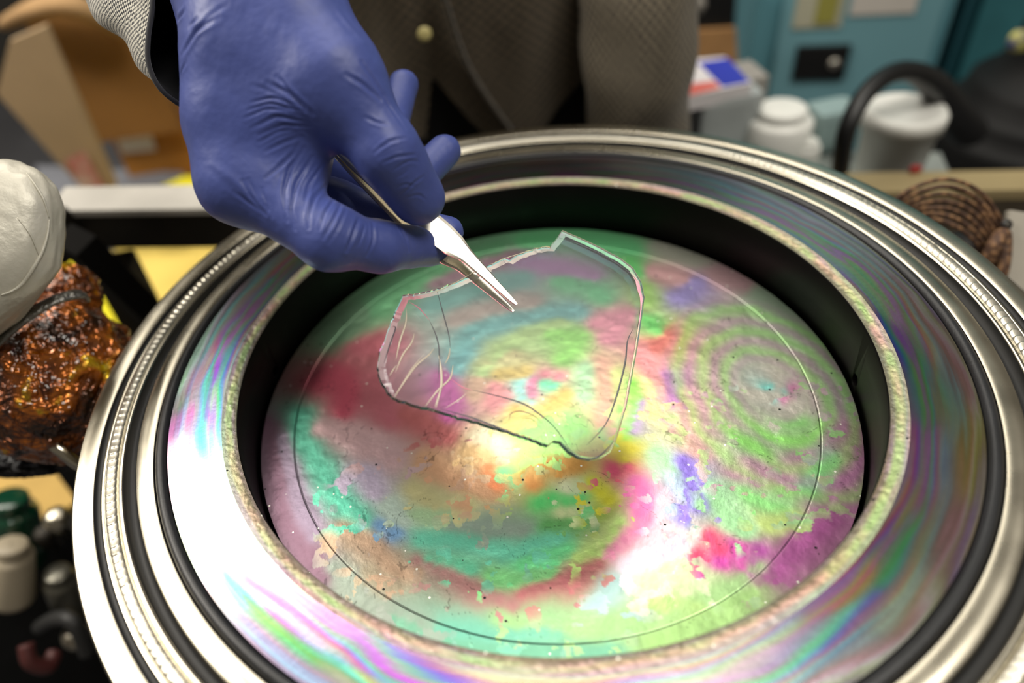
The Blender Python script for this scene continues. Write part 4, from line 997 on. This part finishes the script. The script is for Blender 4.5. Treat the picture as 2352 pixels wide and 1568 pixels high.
# ------------------------------------------------------------------ background right
M_TEAL = mat('teal_paint', (98, 152, 164), .5, noise=.08, nscale=5)
M_TEALD = mat('teal_paint_side', (42, 92, 102), .55, noise=.1, nscale=5)
yc = .98
P1 = PY(1830, 108, yc); d_ = ray(1950, 104); P2 = CAM + d_ * ((P1[2] - CAM[2]) / d_[2]); PHI = math.atan2(P2[1] - P1[1], P2[0] - P1[0])
ux = np.array([math.cos(PHI), math.sin(PHI), 0]); nn_ = np.array([-math.sin(PHI), math.cos(PHI), 0]); RZ = Matrix.Rotation(PHI, 3, 'Z')
def PC(x, y, off=0.):
    d = ray(x, y); return CAM + d * (((P1 + nn_ * off - CAM) @ nn_) / (d @ nn_))
cabn = thing('teal_cabinet', 'teal steel cabinet with black recessed handle and paper labels', 'cabinet', PC(1900, 420))
def cbox(name, px4, depth, off, m, parent, bev=.002, label=None, zr=None):
    q = [PC(a, b, off) for a, b in px4]; u = [(p - P1) @ ux for p in q]; zz_ = [p[2] for p in q] if zr is None else zr
    w = max(u) - min(u); hh_ = max(zz_) - min(zz_); c = P1 + ux * (max(u) + min(u)) / 2 + nn_ * (off + depth / 2); c = np.array([c[0], c[1], (max(zz_) + min(zz_)) / 2])
    return box(name, c, (w, depth, hh_), m, parent, rot=RZ, bev=bev, label=label), c, w, hh_
cbox('body', [(1716, 150), (2150, 150)], .42, .0, M_TEAL, cabn, .004, None, (-.95, .95))
cbox('door', [(1778, 150), (2128, 150)], .018, -.019, mat('teal_door', (112, 158, 168), .45, noise=.06, nscale=4), cabn, .003, None, (-.90, .92))
hd, hc, hw, hh = cbox('handle', [(1832, 108), (1950, 106), (1938, 183), (1828, 185)], .012, -.026, M_BLK, cabn, .003, 'black recessed handle plate')
kc = hc + ux * hw * .25 - nn_ * .007
V, F = lathe([(.001, .006), (.007, .006), (.009, .003), (.009, 0)], 24, c=kc, axis=-nn_); mesh_obj('keyhole', V, F, M_BAR, hd)
l1, *_ = cbox('paper_label', [(1838, -40), (1938, -40), (1930, 62), (1834, 65)], .003, -.022, mat('grey_paper', (176, 174, 152), .6, noise=.05), cabn, .0005, 'grey paper label')
cbox('olive_patch', [(1888, -40), (1924, -40), (1916, 52), (1882, 55)], .002, -.0245, mat('olive_print', (146, 142, 66), .6), l1, .0004, 'olive printed patch')
cbox('paper_label', [(1970, -50), (2105, -50), (2100, 30), (1968, 32)], .003, -.022, mat('pink_paper', (196, 190, 182), .6, noise=.04), cabn, .0005, 'pale paper label')
c2 = thing('teal_locker', 'darker teal locker standing to the right behind the black vacuum', 'cabinet', PC(2320, 300, .1))
cbox('body', [(2190, 100), (2620, 100)], .40, .10, M_TEALD, c2, .004, None, (-.95, .95))
cbox('door', [(2225, 100), (2560, 100)], .018, .08, mat('teal_locker_door', (56, 116, 124), .5, noise=.1), c2, .003, None, (-.90, .92))

# bench at the right
bn = thing('work_bench', 'brownish metal bench edge behind the flange at the right', 'bench', PT(2150, 430, .72) * np.array([1, 1, 0]) + np.array([0, 0, -.95]))
zt = PT(2150, 400, .70)[2]
def poly(name, P, th, dr, m, parent, label=None):
    n = len(P); V = [tuple(p) for p in P] + [tuple(np.array(p) + np.array(dr) * th) for p in P]
    F = [list(range(n)), list(range(n, 2 * n))[::-1]] + [[i, i + n, (i + 1) % n + n, (i + 1) % n] for i in range(n)]
    bm = bmesh.new(); vv = [bm.verts.new(v) for v in V]
    for f in F: bm.faces.new([vv[i] for i in f])
    return bm_obj(name, bm, m, parent, smooth=False, label=label)
f0, f1 = PZ(1760, 446, zt), PZ(2600, 432, zt); g0, g1 = PZ(1760, 400, zt), PZ(2600, 386, zt)
poly('bench_top', [f0, f1, g1, g0], .010, (0, 0, -1), mat('bench_metal', (168, 150, 110), .45, metal=.2, noise=.15, nscale=12), bn)
dn_ = np.array([0, 0, -1.]); inn_ = (g0 - f0) / np.linalg.norm(g0 - f0)
poly('front_rail', [f0 + dn_ * .011, f1 + dn_ * .011, f1 + dn_ * .045, f0 + dn_ * .045], .012, inn_, mat('rail_dark', (88, 78, 64), .5, metal=.3, noise=.2), bn)
poly('lower_panel', [f0 + dn_ * .047, f1 + dn_ * .047, f1 + dn_ * .40, f0 + dn_ * .40], .008, inn_, mat('lower_metal', (140, 128, 112), .5, metal=.3, noise=.2), bn)
for q_ in (f0 * .9 + f1 * .1, f0 * .08 + f1 * .92):
    q_ = q_ + inn_ * .022; beam('leg', (q_[0], q_[1], zt - .05), (q_[0], q_[1], -.95), .02, .02, M_BARD, bn)
zs = zt - .06
rs = thing('rear_table', 'pale table behind the bench holding the white bucket and jars', 'table', PZ(1900, 380, zs) * np.array([1, 1, 0]) + np.array([0, 0, -.95]))
h0, h1, h2, h3 = PZ(1600, 455, zs), PZ(2200, 440, zs), PZ(2160, 350, zs), PZ(1600, 340, zs)
poly('table_top', [h0, h1, h2, h3], .016, (0, 0, -1), mat('pale_shelf', (168, 176, 172), .4, noise=.12, nscale=10), rs)
for q_ in (h0, h1, h2, h3):
    q_ = q_ * .9 + (h0 + h1 + h2 + h3) / 4 * .1; beam('leg', (q_[0], q_[1], zs - .016), (q_[0], q_[1], -.95), .02, .02, M_BARD, rs)
def on_bench(x, y):  # point of the rear table seen there
    return PZ(x, y, zs)

# white bucket
bc = on_bench(2032, 408); rb = .5 * np.linalg.norm(PT(2120, 300, .8) - PT(1950, 300, .8))
zk = (bc[1] - CAM[1])
tb = (bc - CAM) @ FW
rb = 82 * tb / F_PX; HB = 138 * tb / F_PX / .8 / 1.84 / rb
bk = thing('white_bucket', 'white plastic bucket with lid behind the flange, framed by the black hose', 'bucket', bc)
V, F = lathe([(.001, 0), (rb * .80, 0), (rb * .82, .003), (rb * .90, rb * 1.44 * HB), (rb * .93, rb * 1.46 * HB)], 64, c=bc); mesh_obj('body', V, F, M_WHT, bk)
V, F = lathe([(rb * .92, rb * 1.40 * HB), (rb * 1.0, rb * 1.40 * HB), (rb * 1.0, rb * 1.72 * HB), (rb * .93, rb * 1.82 * HB), (rb * .80, rb * 1.84 * HB), (rb * .78, rb * 1.83 * HB), (.001, rb * 1.83 * HB)], 64, c=bc); mesh_obj('lid', V, F, M_WHT, bk)
# white jars group
for i, (jx, jy, rpx, hm, lb) in enumerate(((1774, 372, 68, 1.95, 'round white jar in front of the teal cabinet, nearer the red and blue box'), (1842, 385, 30, 2.3, 'smaller white jar right of the round white jar'))):
    jb = on_bench(jx, jy); r_ = rpx * ((jb - CAM) @ FW) / F_PX
    jar('white_jar', jb, up, r_, r_ * hm, M_WHT, lb, 'jar', M_WHT)
# clear tray and bag shapes between
tc_ = on_bench(1660, 385); box_ = box('clear_plastic_tub', (tc_[0], tc_[1] + .02, tc_[2] + .045), (.07, .05, .09), mat('milky_plastic', (170, 176, 176), .35, noise=.1), None, bev=.008)
tagp(box_, 'milky plastic tub under the red white and blue box', 'tub')
tr = on_bench(1905, 372); o = box('milky_tray', (tr[0] + .01, tr[1] + .03, tr[2] + .03), (.05, .04, .05), mat('milky_teal', (146, 168, 168), .3, noise=.12), None, bev=.008); tagp(o, 'translucent pale tray between the white jar and the bucket', 'tray')
# red/white/blue box on a carton
yb = .78
bx = thing('printed_box', 'flat blue, white and red printed box beside the person', 'box', PY(1650, 230, yb))
Pq = [PY(a, b, yb) for a, b in ((1560, 150), (1700, 200))]
def pslab(name, px4, z, th, m, parent, label=None):
    Pt = [PZ(x, y, z) for x, y in px4]; n = len(Pt)
    V = [tuple(p) for p in Pt] + [(p[0], p[1], p[2] - th) for p in Pt]
    F = [list(range(n)), list(range(n, 2 * n))[::-1]] + [[i, i + n, (i + 1) % n + n, (i + 1) % n] for i in range(n)]
    return mesh_obj(name, V, F, m, parent, smooth=False, label=label)
zbx = PT(1650, 200, .80)[2]
pslab('box_body', [(1540, 140), (1665, 130), (1728, 190), (1560, 225)], zbx, .018, mat('box_white', (225, 220, 222), .5), bx)
pslab('blue_panel', [(1603, 143), (1672, 133), (1722, 186), (1660, 198)], zbx + .001, .001, mat('box_blue', (52, 62, 178), .4), bx, 'blue printed field')
pslab('red_panel', [(1560, 195), (1640, 186), (1655, 200), (1565, 222)], zbx + .001, .001, mat('box_red', (220, 110, 100), .4), bx, 'red printed field')
cw = PZ(1640, 175, zbx - .02)
o = box('grey_carton', (cw[0], cw[1], (zbx - .019 + zs) / 2), (.11, .05, abs(zbx - .019 - zs) - .001), mat('grey_carton', (150, 146, 140), .6, noise=.1), None); tagp(o, 'grey carton standing under the blue printed box', 'carton')
o = wallq('wooden_sheet', [(1560, 74), (1690, 66), (1695, 160), (1560, 170)], .94, .02, mat('wood_tan', (176, 132, 84), .7, noise=.15), None, 'tan wooden panel between the person and the teal cabinet', 'panel')
o = wallq('black_case', [(1575, -60), (1694, -60), (1688, 62), (1570, 72)], .95, .05, M_BLK, None, 'black case above the tan wooden panel', 'case')
o = blob('grey_rag', PY(1600, 12, .90), (.014, .014, .014), mat('grey_rag', (120, 115, 108), .8), None, 40, 30, .2, 3, None); tagp(o, 'small grey rag in front of the black case', 'rag')

# black vacuum with hose
tV = 1.06; vc = PT(2385, 300, tV); z0 = vc[2]; vb0 = np.array([vc[0], vc[1], -.95]); M_LID = mat('black_lid', (13, 13, 14), .6, noise=.2, Specular_IOR_Level=.3)
vac = thing('shop_vacuum', 'black canister vacuum with stepped domed lid at the right edge', 'vacuum cleaner', vb0)
cz = (vc[0], vc[1], 0)
V, F = lathe([(.001, -.95), (.125, -.95), (.13, -.94), (.136, z0 - .09), (.139, z0 - .06)], 96, c=cz); mesh_obj('tank', V, F, M_BLK, vac)
V, F = lathe([(.139, z0 - .058), (.144, z0 - .055), (.144, z0 - .045), (.139, z0 - .042)], 96, c=cz); mesh_obj('rim_band', V, F, mat('black_rim', (30, 30, 31), .45), vac)
V, F = lathe([(.139, z0 - .042), (.138, z0 + .005), (.132, z0 + .018), (.126, z0 + .02), (.124, z0 + .04), (.116, z0 + .05), (.110, z0 + .052), (.106, z0 + .075), (.094, z0 + .085), (.086, z0 + .088), (.070, z0 + .12), (.062, z0 + .17), (.058, z0 + .24), (.045, z0 + .26), (.001, z0 + .262)], 96, c=cz); mesh_obj('lid', V, F, M_LID, vac)
q = PT(2346, 95, .92); V, F = lathe([(.001, .002), (.013, .002), (.014, -.006)], 24, c=q, axis=(0, -1, .3)); mesh_obj('badge', V, F, mat('yellow_badge', (206, 200, 90), .5, rgb2=(40, 50, 120), nscale=60), vac, label='small yellow and blue badge')
hp = [PT(1930, 392, .70), PT(1935, 350, .685), PT(1948, 290, .67), PT(1985, 220, .67), PT(2040, 172, .68), PT(2095, 165, .70), PT(2145, 195, .74), PT(2178, 245, .80), PT(2225, 300, .90)]
# ribbed hose
P = np.array(hp); n = len(P); sub = 26; tt = np.linspace(0, n - 1, (n - 1) * sub + 1)
V, F = tube(hp, [.0078, .0078, .008, .0083, .009, .0098, .014, .018, .020], 20, 8)
mesh_obj('hose', V, F, M_BLK, vac, label='hose arching over the white bucket')
o = box('red_clip', PZ(2100, 396, zt) + np.array([0, 0, .0035]), (.010, .006, .006), mat('red_clip', (150, 36, 36), .5), None, bev=.002); tagp(o, 'tiny red clip on the bench edge beside the vacuum', 'clip')

# braided brown cable bundle: parallel strands
def braid_mat():
    t = MT('brown_braid'); t.set(Roughness=.7)
    tc = t.n('ShaderNodeTexCoord'); w = t.n('ShaderNodeTexVoronoi'); w.inputs['Scale'].default_value = 240; t.l(tc.outputs['Object'], w.inputs['Vector'])
    cr = t.n('ShaderNodeValToRGB'); e = cr.color_ramp.elements; e[0].color = (*srgb((150, 112, 76)), 1); e[1].color = (*srgb((74, 50, 36)), 1); e[0].position = .1; e[1].position = .6
    t.l(w.outputs['Distance'], cr.inputs['Fac']); t.l(cr.outputs['Color'], t.b.inputs['Base Color'])
    bp = t.n('ShaderNodeBump'); bp.inputs['Strength'].default_value = .8; bp.inputs['Distance'].default_value = .001; bp.invert = True
    t.l(w.outputs['Distance'], bp.inputs['Height']); t.l(bp.outputs['Normal'], t.b.inputs['Normal']); return t.m
M_BR = braid_mat()
cbun = thing('cable_coil', 'coil of brown braided cables hanging behind the right flange rim', 'cable', PT(2200, 600, .47))
Lx = [(2040, 478), (2085, 438), (2170, 412), (2250, 440), (2300, 510), (2312, 570)]
cb_in = [(2095, 500), (2130, 500), (2180, 512), (2225, 540), (2252, 575), (2262, 600)]
NS = 7
for i in range(NS):
    f = i / (NS - 1); pts_ = [PT(a[0] * (1 - f) + b[0] * f, a[1] * (1 - f) + b[1] * f, .47 + .004 * f - .012 * math.sin(math.pi * k / 5)) for k, (a, b) in enumerate(zip(Lx, cb_in))]
    pts_.append(PT(2285 - 10 * f, 640, .475)); 
    V, F = tube(pts_, .0014, 10, 8); mesh_obj('cable_strand', V, F, M_BR, cbun)
V, F = tube([PT(2045, 470, .472), PT(2110, 440, .462), PT(2180, 428, .458), PT(2240, 452, .458), PT(2285, 510, .462)], .0014, 10, 8); mesh_obj('cable_strand', V, F, M_BR, cbun)
V, F = tube([PT(2268, 600, .46), PT(2285, 560, .455), PT(2306, 540, .46), PT(2300, 620, .46), PT(2270, 680, .47)], .0042, 14, 8); mesh_obj('cable_tie_end', V, F, M_BR, cbun, label='gathered cable ends')
cc_ = PT(2200, 600, .50); blob('black_core', cc_, (.022, .020, .012), M_BLK, cbun, 60, 40, .05, 2, Rv, label='black core inside the coil')
# grey panel at right edge
gp = thing('grey_metal_box', 'pale grey metal box side at the right edge beside the cable coil', 'box', PT(2360, 560, .46))
Pq = [PT(2320, 482, .46), PT(2470, 505, .46), PT(2460, 760, .46), PT(2296, 620, .46)]
nrm = np.cross(Pq[1] - Pq[0], Pq[3] - Pq[0]); nrm /= np.linalg.norm(nrm)
V = [tuple(p) for p in Pq] + [tuple(p + FW * .004) for p in Pq]
mesh_obj('sheet', V, [[0, 1, 2, 3], [7, 6, 5, 4], [0, 4, 5, 1], [1, 5, 6, 2], [2, 6, 7, 3], [3, 7, 4, 0]], mat('pale_grey_sheet', (178, 172, 160), .5, metal=.2, noise=.1), gp, smooth=False)
V, F = lathe([(.001, .0008), (.0030, .0008), (.0034, 0)], 20, c=PT(2313, 515, .4585), axis=-FW); mesh_obj('slot', V, F, M_BLK, gp, label='dark slot')
